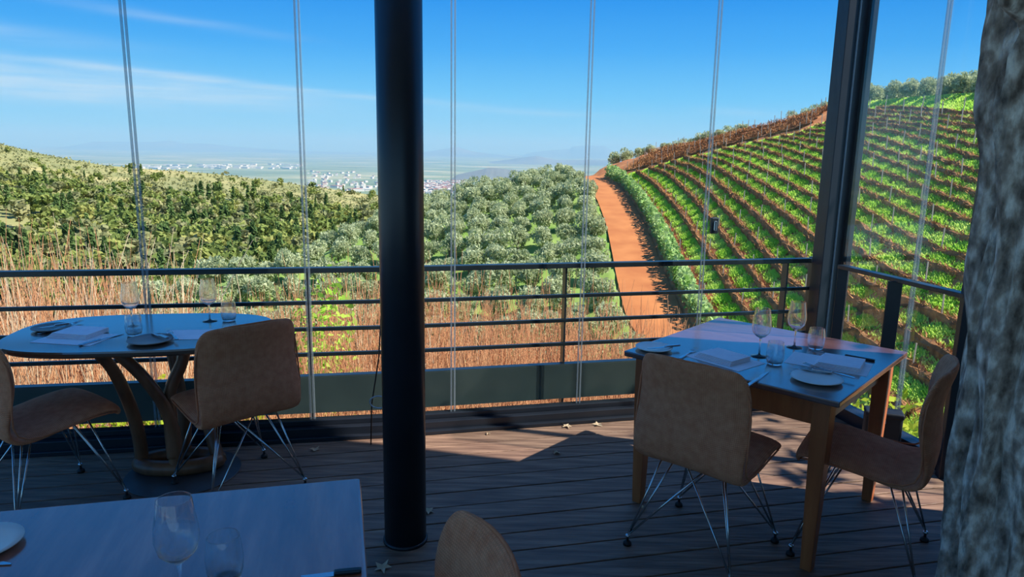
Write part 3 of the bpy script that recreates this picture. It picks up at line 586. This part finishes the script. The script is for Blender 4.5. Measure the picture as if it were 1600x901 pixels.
def vine_row(P_, lb, grp, hgt=VH, wdt=.30, posts=True, dens=22, core=1.0):
    n = len(P_); d = np.gradient(P_[:, :2], axis=0); d /= np.linalg.norm(d, axis=1)[:, None] + 1e-9; nn = np.stack([-d[:, 1], d[:, 0]], 1)
    root = thing('vine_row', lb, 'vine row', tuple(P_[0]), 0, grp); o = P_[0]
    prof = [(-.5, -.15), (-.55, .35), (-.3, .62), (.3, .62), (.55, .35), (.5, -.15)]; vs = []; k = len(prof)
    for i in range(n):
        for a, h_ in prof:
            q = P_[i] - o; j = rng.normal(0, .03, 3); vs.append((q[0] + nn[i, 0] * a * wdt + j[0], q[1] + nn[i, 1] * a * wdt + j[1], q[2] + h_ * hgt * core + j[2] + .05 * rng.normal() * (h_ > .3)))
    vs = np.array(vs); i = np.arange(n - 1)[:, None] * k + np.arange(k - 1)[None]; i = i.ravel()
    obj('hedge_body', npmesh('hedge_body', vs, np.stack([i, i + k, i + k + 1, i + 1], 1)), MT['vinecore'], root)
    m_ = n * dens; b = rng.integers(0, n - 1, m_); f = rng.uniform(0, 1, m_)[:, None]; c = P_[b] * (1 - f) + P_[b + 1] * f - o; c[:, :2] += rng.normal(0, .10, (m_, 2)); c[:, 2] += rng.uniform(.2, .75, m_) * hgt
    tip = c + np.stack([rng.normal(0, .13, m_), rng.normal(0, .13, m_), rng.uniform(.12, .34, m_) * hgt * 1.3], 1); sd_ = np.stack([rng.normal(0, .02, m_), rng.normal(0, .02, m_), rng.normal(0, .004, m_)], 1)
    obj('canes', npmesh('canes', np.stack([c - sd_, c + sd_, tip], 1).reshape(-1, 3), np.arange(m_ * 3).reshape(-1, 3)), MT['vine'], root)
    if posts:
        st = 10
        for q in range(3, n - 2, st):
            p = obj('post', pm_, None, root); p.location = P_[q] - o; p.rotation_euler = (rnd.uniform(-.05, .05), rnd.uniform(-.05, .05), 0)
    return root
for i, r_ in enumerate(ROWS):
    P_ = np.array([onslope(u, v, VH) for u, v in r_]); P_[:, 2] -= VH; P_ = resample(P_, .5); P_[:, 2] = slope(P_[:, 0], P_[:, 1]); rows3.append(P_)
    lb = ('bare brown vine row bordering the leafy strip along the dirt road' if i == 0 else 'bare brown trellised vine row with orange soil beside it' if i < 6 else 'bare brown vine row running across the grassy upper slope')
    vine_row(P_, lb, None if i == 0 else 'vine rows by the road' if i < 6 else 'vine rows on the upper slope', VH if i < 6 else .5, .30 if i < 6 else .21)
# rows along the skyline of the slope
SK = np.array([onslope(u, v) for u, v in [(975, 265.5), (1014, 256), (1048, 246.5), (1087, 236), (1126, 225.5), (1174, 214), (1218, 204), (1253, 195), (1290, 182)]])
SK = resample(SK, .5); sd_k = np.gradient(SK[:, :2], axis=0); sd_k /= np.linalg.norm(sd_k, axis=1)[:, None]; sn_k = np.stack([-sd_k[:, 1], sd_k[:, 0]], 1); sn_k *= np.sign(sn_k[:, 1])[:, None]
for _ in range(12): sn_k = (np.roll(sn_k, 1, 0) + sn_k + np.roll(sn_k, -1, 0)) / 3; sn_k[0] = sn_k[1]; sn_k[-1] = sn_k[-2]
for k in range(6):
    P_ = SK.copy(); P_[:, :2] += sn_k * (-.75 + .9 * k); P_[:, 2] = ground(P_[:, 0], P_[:, 1])
    vine_row(P_, 'bare reddish vine row with many stakes along the skyline of the slope', 'vine rows on the skyline', .62, .22, True, 30, .4)
# grass strips between rows
gv = []
for i in range(len(rows3) - 1):
    A_, B_ = rows3[i], rows3[i + 1]; n = 12500 if i < 12 else 8000
    lo, hi = (.45, .92) if i < 3 else (.38, .98) if i < 6 else (.18, 1.0)
    ti = rng.uniform(0, 1, n) * (len(A_) - 1.001); i0 = ti.astype(int); fr_ = (ti - i0)[:, None]; a = A_[i0] * (1 - fr_) + A_[i0 + 1] * fr_
    j = np.argmin(((a[:, None, :2] - B_[None, ::4, :2]) ** 2).sum(-1), 1) * 4; b = B_[np.minimum(j, len(B_) - 1)] + (a - A_[i0])
    ok = np.linalg.norm(a - b, axis=1) < 6; f = rng.uniform(lo, hi, n)[:, None]; c = (a * (1 - f) + b * f)[ok]; c[:, 0] += rng.normal(0, .15, len(c)); c[:, 1] += rng.normal(0, .3, len(c)); c[:, 2] = slope(c[:, 0], c[:, 1]); gv.append(c)
P_ = rows3[0]; c = P_[rng.integers(0, len(P_), 1500)] + np.array([.0, 0, 0]); gc = np.concatenate(gv)
c2_ = []                                                           # below the last rows, down to the deck
u_ = rng.uniform(1180, 1520, 5000); v_ = rng.uniform(480, 720, 5000)
for u, v in zip(u_, v_):
    p = onslope(u, v)
    if v > np.interp(u, [1120, 1330, 1500], [495, 566, 610]) and math.hypot(p[0], p[1]) > 20 and p[2] > -12: c2_.append(p)
LR = rows3[-1]; lr_t = LR[:, 0] / LR[:, 1]; o_ = np.argsort(lr_t); n = 14000; t_ = rng.uniform(lr_t.min() - .02, lr_t.max(), n)      # grassy hilltop under the grove
d0_ = np.interp(t_, lr_t[o_], np.hypot(LR[:, 0], LR[:, 1])[o_]) + .5; d_ = d0_ + (crest(t_) + 13 - d0_) * rng.uniform(0, 1, n) ** 1.5; k_ = 1 / np.hypot(t_, 1); hx, hy = d_ * t_ * k_, d_ * k_
gc = np.concatenate([gc, np.array(c2_), np.stack([hx, hy, ground(hx, hy)], 1)]); m_ = len(gc)
print('grass tufts', m_)
def tufts(c, r_, h0=.16, w0=.07, nb=3):
    n = len(c); out = []
    for k in range(nb):
        dr = r_.normal(0, 1, (n, 3)); dr[:, 2] = 0; dr /= np.linalg.norm(dr, axis=1)[:, None] + 1e-9; h = r_.uniform(.5, 1.4, n)[:, None] * h0
        sd_ = np.stack([-dr[:, 1], dr[:, 0], np.zeros(n)], 1) * w0; out.append(np.stack([c - sd_, c + sd_, c + dr * h * .7 + np.array([0, 0, 1]) * h], 1).reshape(-1, 3))
    V = np.concatenate(out); return V, np.arange(len(V)).reshape(-1, 3)
V, Q = tufts(gc, rng, .17, .06, 2); g_ = obj('grass_strips', npmesh('grass_strips', V, Q), MT['grass']); tag(g_, 'bright green grass strips between the vine rows', 'grass', None, 'stuff')
# leafy strip along the road
P_ = rows3[0]; yb = rng.uniform(34, 92, 9000); xb = np.array([float(xr(np.array(y))) for y in yb]); xe = np.interp(yb, P_[::-1, 1], P_[::-1, 0]); f = rng.uniform(.12, .86, 9000); xx_ = xb + (xe - xb) * f + .15
c = np.stack([xx_, yb, slope(xx_, yb) + rng.uniform(.05, 1.6, 9000) * np.sin(f * math.pi) ** .4 * np.where(f < .4, 1.0, .55)], 1)
V, Q = leafquads(c, .20, rng, .6); tag(obj('roadside_weeds', npmesh('roadside_weeds', V, Q), MT['weed']), 'leafy green weeds growing along the bank of the dirt road', 'weeds', None, 'stuff')
# --- olive trees
def olive_proto(k):
    r_ = np.random.default_rng(40 + k); lobes = []
    for q in range(7):
        a = r_.uniform(0, 6.28); rr = r_.uniform(.2, .85); lobes.append((rr * math.cos(a), rr * math.sin(a), r_.uniform(.75, 1.9), r_.uniform(.6, .9), r_.uniform(.6, .9), r_.uniform(.5, .75)))
    c = crown_pts(1700, lobes, r_, .5); V, Q = leafquads(c, .16, r_, .36, .9); cm = npmesh('crown', V, Q); cm.materials.append(MT['olive'])
    t_ = MB(); t_.tube([(0, 0, -.4), (.05, 0, .5), (.0, .05, 1.1)], [.13, .10, .07], 7); t_.tube([(.03, 0, .6), (.35, .1, 1.4)], [.07, .03], 6); t_.tube([(.03, 0, .7), (-.3, -.15, 1.5)], [.07, .03], 6)
    tm = t_.mesh('trunk'); tm.materials.append(MT['trunk']); return cm, tm
OP = [olive_proto(k) for k in range(5)]
def olive(x, y, z, s, lb, grp):
    cm, tm = OP[rnd.randrange(5)]; t = thing('olive_tree', lb, 'olive tree', (x, y, z), rnd.uniform(0, 6.28), grp); t.scale = (s * rnd.uniform(.9, 1.15), s * rnd.uniform(.9, 1.15), s * rnd.uniform(.9, 1.1))
    obj('crown', cm, None, t); obj('trunk', tm, None, t); return t
no = 0
for r_i in range(14):
    y0 = 33 + r_i * 5.0
    x = float(xr(np.array(y0))) - 4.6 - rnd.uniform(0, .6)
    while x > -60:
        y = y0 + (x - 8) * -.10 + rnd.uniform(-.4, .4); d = math.hypot(x, y)
        if x / y > -.60 and d < float(crest(np.array(x / y))) + 3 and y > 24:
            olive(x, y, float(ground(x, y)), rnd.uniform(.82, 1.05), 'silvery green olive tree in the orchard left of the dirt road', 'orchard olive trees'); no += 1
        x -= rnd.uniform(1.75, 2.25)
print('orchard trees', no)
def polar_spot(u, v, over):
    r_ = ray(u, v); t_ = r_[0] / r_[1]; d = float(crest(t_)) + over; k = 1 / math.hypot(t_, 1); x, y = d * t_ * k, d * k; return x, y, float(ground(x, y)), H + r_[2] / math.hypot(r_[0], r_[1]) * d
for i, (u, v) in enumerate(((962, 241), (981, 238), (1001, 234), (1020, 230), (1041, 226), (1062, 221), (1084, 216), (1103, 212), (1124, 207), (1143, 202), (1162, 193), (1266, 168), (1285, 163), (1246, 180))):
    x, y, z, zt_ = polar_spot(u, v - 6, 5.6 + 1.5 * (i % 2)); olive(x, y, z - .05, min(max((zt_ - z) / 2.45, .5), 1.25), 'dark olive tree on the skyline above the vine rows', 'skyline olive trees')
gi = 0
for row in range(6):
    for q in range(12 if row % 2 == 0 else 11):
        u = 1348 + (q + (.5 if row % 2 else 0)) * 26.5; vs_k = np.interp(u, [g_[0] for g_ in GT], [g_[1] for g_ in GT])
        x, y, z, zt_ = polar_spot(u + rnd.uniform(-3, 3), vs_k, 1.6 + 2.1 * row + rnd.uniform(-.2, .2)); gi += 1
        olive(x, y, z - .05, min(max((zt_ - z) / 2.45, .62), .92) if row > 3 else rnd.uniform(.66, .8), 'grey green olive tree in the dense grove at the top of the slope', 'hilltop grove olive trees')
print('grove trees', gi)
# --- bare shrubs below the deck
def shrub_proto(k, pale=False):
    r_ = random.Random(90 + k); mb = MB()
    def go(p, d, L_, r, lev):
        q = p
        pts = [p]
        for s in range(3):
            d = (d + Vector((r_.uniform(-.16, .16), r_.uniform(-.16, .16), .10))).normalized(); q = q + d * L_ / 3; pts.append(q)
        mb.tube(pts, [r, r * .85, r * .7, r * .5], 3, False)
        if lev > 0:
            for _ in range(r_.choice((2, 3, 3))):
                b = pts[r_.choice((1, 2, 3))]; go(b, (d + Vector((r_.uniform(-.5, .5), r_.uniform(-.5, .5), r_.uniform(-.05, .4)))).normalized(), L_ * r_.uniform(.5, .75), r * .6, lev - 1)
    for s in range(48):
        a = r_.uniform(0, 6.28); rr = r_.uniform(0, .35); go(Vector((rr * math.cos(a), rr * math.sin(a), -.05)), Vector((.38 * math.cos(a) * r_.uniform(.2, 1), .38 * math.sin(a) * r_.uniform(.2, 1), 1)).normalized(), r_.uniform(.36, .56), .0052, 2)
    zz_ = sorted(v[2] for v in mb.v); k_ = 1.06 / zz_[-1]; mb.v = [(v[0] * k_, v[1] * k_, v[2] * k_) for v in mb.v]
    me = mb.mesh('twigs'); me.materials.append(MT['twigpale' if pale else 'twig']); return me
SP = [shrub_proto(k) for k in range(4)] + [shrub_proto(9, True)]
def shrub(u, d, vt, pale=False):
    r = ray(u, vt); r = r / np.hypot(r[0], r[1]); x, y = r[0] * d, r[1] * d; zt_ = H + r[2] * d; zg = float(ground(x, y)); h = max(zt_ - zg, .6)
    t = thing('bare_shrub', 'pale leafless shrub with whitish branches beyond the railing' if pale else 'leafless reddish-brown shrub of upright twigs beyond the railing', 'shrub', (x, y, zg), rnd.uniform(0, 6.28), 'pale leafless shrubs below the deck' if pale else 'reddish leafless shrubs below the deck')
    w = rnd.uniform(.85, 1.15); t.scale = (h * .55 * w, h * .55 * w, h); obj('twigs', SP[4 if pale else rnd.randrange(4)], None, t)
vt = lambda u: np.interp(u, [-100, 0, 100, 190, 250, 330, 440, 490, 590, 680, 760, 880, 960, 1040, 1100], [375, 385, 392, 408, 452, 480, 470, 428, 420, 424, 440, 448, 452, 480, 520])
SL = []
for d, stp in ((7.2, 52), (8.8, 42), (10.6, 34), (12.6, 30)):
    u = -90 + rnd.uniform(0, 20)
    while u < 1090: SL.append((u, d + rnd.uniform(-.5, .5), 0, rnd.uniform(-12, 18))); u += stp * rnd.uniform(.85, 1.15)
SL += [(u, d, v, 0) for u, d, v in ((70, 9.5, 385), (150, 9.8, 388), (185, 10.5, 392), (20, 9, 392), (110, 8, 420), (640, 10, 445))]
sp_xy = []
for u, d, v, j_ in SL:
    r = ray(u, 450); r = r / np.hypot(r[0], r[1]); sp_xy.append((r[0] * d, r[1] * d))
sp_xy = spread(sp_xy, .62)
for (u0, d0, v, j_), (x, y) in zip(SL, sp_xy):
    d = max(math.hypot(x, y), 6.9); u = u0
    for _ in range(20):
        r = ray(u, 440); u += (x / y - r[0] / r[1]) * F * .9
    if v: shrub(u, d, v, True)
    else: shrub(u, d, vt(u) + np.interp(d, [7.2, 8.8, 10.6, 12.6], [70, 30, 2, -14]) + j_)
def bush(u, d, vtop, s, m_, lb, grp, name='leafy_bush'):
    r = ray(u, vtop); r = r / np.hypot(r[0], r[1]); x, y = r[0] * d, r[1] * d; zt_ = H + r[2] * d; zg = float(ground(x, y)); h = max(zt_ - zg, .5); r_ = np.random.default_rng(int(u) + 3)
    lob = [(r_.uniform(-.4, .4) * s, r_.uniform(-.4, .4) * s, h * r_.uniform(.3, .75), .5 * s, .5 * s, h * .28) for _ in range(7)]
    t = thing(name, lb, 'bush', (x, y, zg), 0, grp); V, Q = leafquads(crown_pts(1100, lob, r_, .3), .055, r_, .55); obj('foliage', npmesh('foliage', V, Q), MT[m_], t)
    st = MB()
    for q in range(6): a = q * 1.05; st.tube([(0, 0, -.05), (.25 * s * math.cos(a), .25 * s * math.sin(a), h * .7)], [.015, .006], 4)
    st.build('stems', MT['trunk'], t)
for u, d, v, s in ((215, 6.6, 545, 1.0), (270, 6.9, 540, 1.0), (180, 6.3, 600, .8), (245, 6.1, 625, .9), (320, 6.5, 600, .8)): bush(u, d, v, s, 'lime', 'bright yellow-green leafy bush seen under the oval table', 'yellow-green bushes below the deck')
for u, d, v, s in ((1345, 7.4, 585, .8), (1395, 7.0, 620, .9), (1440, 6.6, 640, .8), (1325, 8.2, 600, .7)): bush(u, d, v, s, 'lime', 'yellow-flowered weed clump beside the side railing', 'yellow weeds beside the deck')
for u, d, v, s in ((330, 17, 452, 2.6), (395, 18, 440, 2.8), (280, 20, 446, 2.4), (445, 19, 432, 2.4)): bush(u, d, v, s, 'olive', 'rounded grey-green bush in the clearing beyond the railing', 'grey-green bushes beyond the railing')
bush(505, 9.6, 400, .6, 'grass', 'bright green sapling top rising above the rail beside the round column', None, 'green_sapling')
# --- far valley and hill on the left
cu = [(-400, 150), (-150, 188), (0, 217), (80, 236), (160, 250), (250, 258), (330, 263), (400, 272), (500, 285), (590, 298), (680, 312), (800, 330), (1000, 345)]
YC = 720.
cpts = [aty(u, v, YC) for u, v in cu]; c_t = np.array([p[0] / YC for p in cpts]); c_z = np.array([p[2] for p in cpts])
def valley(x, y):
    t_ = x / np.maximum(y, 1); zc = np.interp(t_, c_t, c_z) - 5; z0 = -38.; f = np.clip((y - 150) / (YC - 150), 0, 1)
    z = z0 + (zc - z0) * (f ** 1.15) + 2.2 * np.sin(x * .013 + y * .008) * np.sin(y * .017) * f * (1 - f) * 4; z = np.where(y < 150, -38 + (150 - y) * .0, z)
    return np.where(y > YC, zc - (y - YC) * .10 - ((y - YC) / 60) ** 1.0 * 2, z)
tt = np.linspace(-1.25, .35, 140); yv = np.concatenate([np.linspace(105, 720, 80), np.linspace(735, 1500, 20)]); TT, YY = np.meshgrid(tt, yv, indexing='ij'); XX = TT * YY; ZZ = np.maximum(valley(XX, YY), -151)
n, k = TT.shape; i = (np.arange(n - 1)[:, None] * k + np.arange(k - 1)[None]).ravel()
struct(obj('valley_hillside', npmesh('valley_hillside', np.stack([XX, YY, ZZ], -1).reshape(-1, 3), np.stack([i, i + k, i + k + 1, i + 1], 1), True), MT['hill']), 'scrubby hillside across the valley')
def forest_proto(k):
    r_ = np.random.default_rng(200 + k); kind = k % 3
    if kind == 2: lobes = [(0, 0, z_, 2.6 * (1 - z_ / 13), 2.6 * (1 - z_ / 13), 1.6) for z_ in np.linspace(2.5, 11, 7)]
    else: lobes = [(r_.normal(0, 1.9), r_.normal(0, 1.9), r_.uniform(4 if kind else 3, 9), r_.uniform(1.6, 2.4), r_.uniform(1.6, 2.4), r_.uniform(1.2, 1.9)) for _ in range(8)]
    V, Q = leafquads(crown_pts(420, lobes, r_, .5), .75, r_, .6); cm = npmesh('crown', V, Q); cm.materials.append(MT[('forest', 'forest2', 'pine')[kind]])
    tm = MB().tube([(0, 0, -1.5), (.1, .1, 4), (0, 0, 8)], [.35, .25, .12], 5).mesh('trunk'); tm.materials.append(MT['trunkpale' if kind == 1 else 'trunk']); return cm, tm, V
FP = [forest_proto(k) for k in range(9)]
FL = ['round mid-green tree on the forested slope across the valley', 'tall olive-brown eucalypt with pale stem on the slope across the valley', 'dark conical pine on the slope across the valley']
FG = ['broadleaf trees across the valley', 'eucalypts across the valley', 'pines across the valley']
cand = []
for _ in range(9000):
    y = 150 + 570 * rng.uniform() ** 1.25; t_ = rng.uniform(-.98, .02); cand.append((t_ * y, y))
cand = np.array(cand); dens = np.clip(1.15 - (cand[:, 1] - 270) / 230, .07, 1) * np.where((np.sin(cand[:, 0] * .021) + np.sin(cand[:, 1] * .027 + 1) > 1.1), .45, 1); cand = cand[rng.uniform(size=len(cand)) < dens * .42]
cand = spread(cand, 4.2); cand[:, 1] = np.clip(cand[:, 1], 150, 719); cand = cand[np.argsort(cand[:, 1])]; print('forest trees', len(cand))
kinds = []; nind = 0; sv = {0: [], 1: [], 2: []}; cnt = [0, 0, 0]
for x, y in cand:
    z = float(valley(np.array(x), np.array(y))); kd = rnd.choices((0, 1, 2), (.48, .30, .22))[0]; s = rnd.uniform(.55, 1.0) * (1 if y < 420 else .85); pr = FP[kd + 3 * rnd.randrange(3)]
    if cnt[kd] < 130:
        cnt[kd] += 1; t = thing('valley_tree', FL[kd], 'tree', (x, y, z), rnd.uniform(0, 6.28), FG[kd]); t.scale = (s, s, s * rnd.uniform(.9, 1.25)); obj('crown', pr[0], None, t); obj('trunk', pr[1], None, t)
    else:
        a = rnd.uniform(0, 6.28); Vv = pr[2].reshape(-1, 4, 3)[::4].reshape(-1, 3) * s; ctr = Vv.reshape(-1, 4, 3).mean(1, keepdims=True); Vv = ((Vv.reshape(-1, 4, 3) - ctr) * 1.9 + ctr).reshape(-1, 3); ca_, sa_ = math.cos(a), math.sin(a)
        sv[kd].append(np.stack([Vv[:, 0] * ca_ - Vv[:, 1] * sa_ + x, Vv[:, 0] * sa_ + Vv[:, 1] * ca_ + y, Vv[:, 2] + z], 1))
for kd, nm in ((0, 'forest_canopy'), (1, 'eucalypt_canopy'), (2, 'pine_canopy')):
    if sv[kd]:
        V = np.concatenate(sv[kd]); tag(obj(nm, npmesh(nm, V, np.arange(len(V)).reshape(-1, 4)), MT[('forest', 'forest2', 'pine')[kd]]), 'distant %s covering the far hillside' % ('broadleaf canopy', 'eucalypt canopy', 'pine canopy')[kd], 'forest', None, 'stuff')
# low scrub near the orchard edge and on the hill: dark dots
c = np.stack([rng.uniform(-.98, -.05, 5000), 330 + 390 * rng.uniform(0, 1, 5000)], 1); X_ = c[:, 0] * c[:, 1]; cc = np.stack([X_, c[:, 1], valley(X_, c[:, 1]) + .5], 1)
V, Q = leafquads(np.repeat(cc, 4, 0) + rng.normal(0, .8, (20000, 3)), 1.0, rng, .7); tag(obj('hillside_scrub', npmesh('hillside_scrub', V, Q), MT['forest2']), 'low scrub dotted over the far hillside', 'scrub', None, 'stuff')
# --- plain, town, far mountains
ZP = -150.
gx = np.linspace(-16000, 16000, 60); gy = np.concatenate([np.linspace(1000, 4000, 24), np.linspace(4400, 24000, 24)]); GX, GY = np.meshgrid(gx, gy, indexing='ij'); n, k = GX.shape; i = (np.arange(n - 1)[:, None] * k + np.arange(k - 1)[None]).ravel()
struct(obj('plain', npmesh('plain', np.stack([GX, GY, np.full_like(GX, ZP)], -1).reshape(-1, 3), np.stack([i, i + k, i + k + 1, i + 1], 1)), MT['plain']), 'wide farmland plain below the mountains')
def mountain(name, pts, Y, depth, lb):
    P_ = [aty(u, v, Y) for u, v in pts]; xs = np.linspace(P_[0][0], P_[-1][0], 90); zs = np.interp(xs, [p[0] for p in P_], [p[2] for p in P_]); r_ = np.random.default_rng(len(name)); zs = zs + np.convolve(r_.normal(0, (zs.max() - ZP) * .012, 90), [.3, .4, .3], 'same')
    rows = []; fr = [(-1, 0), (-.6, .25), (-.3, .62), (0, 1), (.3, .7), (1, 0)]
    for a, h_ in fr: rows.append(np.stack([xs, Y + a * depth + np.convolve(r_.normal(0, depth * .05, 90), np.ones(5) / 5, 'same'), ZP - 2 + np.maximum(zs - ZP, 0) * h_], 1))
    V = np.concatenate(rows); n_ = 90; i = (np.arange(len(fr) - 1)[:, None] * n_ + np.arange(n_ - 1)[None]).ravel()
    struct(obj(name, npmesh(name, V, np.stack([i, i + 1, i + n_ + 1, i + n_], 1), True), MT['mount']), lb)
mountain('far_mountain_range', [(60, 244), (110, 234), (145, 221), (200, 221), (235, 222), (268, 219), (285, 224), (320, 224), (380, 230), (480, 236), (600, 240)], 15000, 1400, 'hazy long mountain range on the horizon')
mountain('far_peak', [(560, 243), (620, 240), (665, 237), (715, 229), (735, 236), (790, 243), (830, 247)], 13500, 1200, 'hazy low peak on the horizon')
mountain('flat_topped_mountain', [(800, 250), (828, 238), (862, 234), (890, 233), (893, 229), (912, 227), (945, 228), (962, 238), (985, 246), (1010, 252)], 15500, 1500, 'hazy flat-topped mountain on the horizon')
mountain('plain_hill', [(700, 262), (770, 252), (838, 243), (870, 250), (930, 249), (1000, 252), (1040, 262)], 8200, 900, 'hazy low hills in front of the flat-topped mountain')
mountain('wooded_hill', [(690, 290), (715, 272), (765, 261), (800, 264), (860, 275), (900, 290)], 3600, 300, 'blue wooded hill beside the town')
hv = []; hf = []; rv = []; rf = []
def house(mbw, mbr, x, y, w, d, h, a):
    mbw.box((x, y, ZP + h / 2), (w, d, h), a); mbr.box((x, y, ZP + h + .6), (w * 1.04, d * 1.04, 1.2), a)
mw, mr = MB(), MB()
for _ in range(420):
    u = rnd.gauss(690, 28) if rnd.random() < .55 else rnd.uniform(480, 720); v = rnd.uniform(284, 303) if u > 640 else rnd.uniform(268, 300); p = atz(u, v, ZP); big = rnd.random() < .12
    house(mw, mr if rnd.random() < .5 else mw, p[0], p[1], rnd.uniform(10, 22) * (2.4 if big else 1), rnd.uniform(8, 14) * (1.6 if big else 1), rnd.uniform(5, 9), rnd.uniform(0, 3))
for _ in range(90):
    p = atz(rnd.uniform(215, 470), rnd.uniform(257, 264), ZP); house(mw, mw, p[0], p[1], rnd.uniform(25, 70), 25, 8, rnd.uniform(-.3, .3))
tag(mw.build('town_walls', MT['white']), 'white buildings of the distant town on the plain', 'town', None, 'stuff'); tag(mr.build('town_roofs', MT['roof']), 'reddish roofs of the distant town on the plain', 'town', None, 'stuff')
# --- shade tree beside the deck (outside the picture; throws the dappled shade on the boards)
stt = thing('shade_tree', 'leafy tree beside the deck throwing dappled shade on the boards', 'tree', (6.0, 2.5, -3.4))
r_ = np.random.default_rng(77); lob = [(r_.normal(0, .7), r_.normal(.1, 1.0), r_.uniform(6.2, 8.6), .8, .8, .6) for _ in range(9)]
V, Q = leafquads(crown_pts(300, lob, r_, .1), .10, r_, .5); obj('crown', npmesh('crown', V, Q), MT['shade'], stt); MB().tube([(0, 0, -.4), (.1, 0, 3), (0, .1, 6.4)], [.16, .13, .08], 9).build('trunk', MT['trunk'], stt)
# --- haze over the plain
hz = MB().box((0, 13100, 30), (40000, 24200, 380)).build('valley_haze', None)
hm = bpy.data.materials.new('haze'); hm.use_nodes = True; nt = hm.node_tree; nt.nodes.remove(nt.nodes['Principled BSDF']); vs_ = nt.nodes.new('ShaderNodeVolumeScatter'); vs_.inputs['Color'].default_value = (.30, .64, 1, 1); vs_.inputs['Density'].default_value = 1.9e-4; vs_.inputs['Anisotropy'].default_value = .0
va_ = nt.nodes.new('ShaderNodeVolumeAbsorption'); va_.inputs['Color'].default_value = (.3, .7, 1, 1); va_.inputs['Density'].default_value = 6e-5; ad_ = nt.nodes.new('ShaderNodeAddShader'); nt.links.new(vs_.outputs[0], ad_.inputs[0]); nt.links.new(va_.outputs[0], ad_.inputs[1]); nt.links.new(ad_.outputs[0], nt.nodes['Material Output'].inputs['Volume']); hz.data.materials.append(hm); tag(hz, 'blue haze lying over the distant plain', 'haze', None, 'stuff')
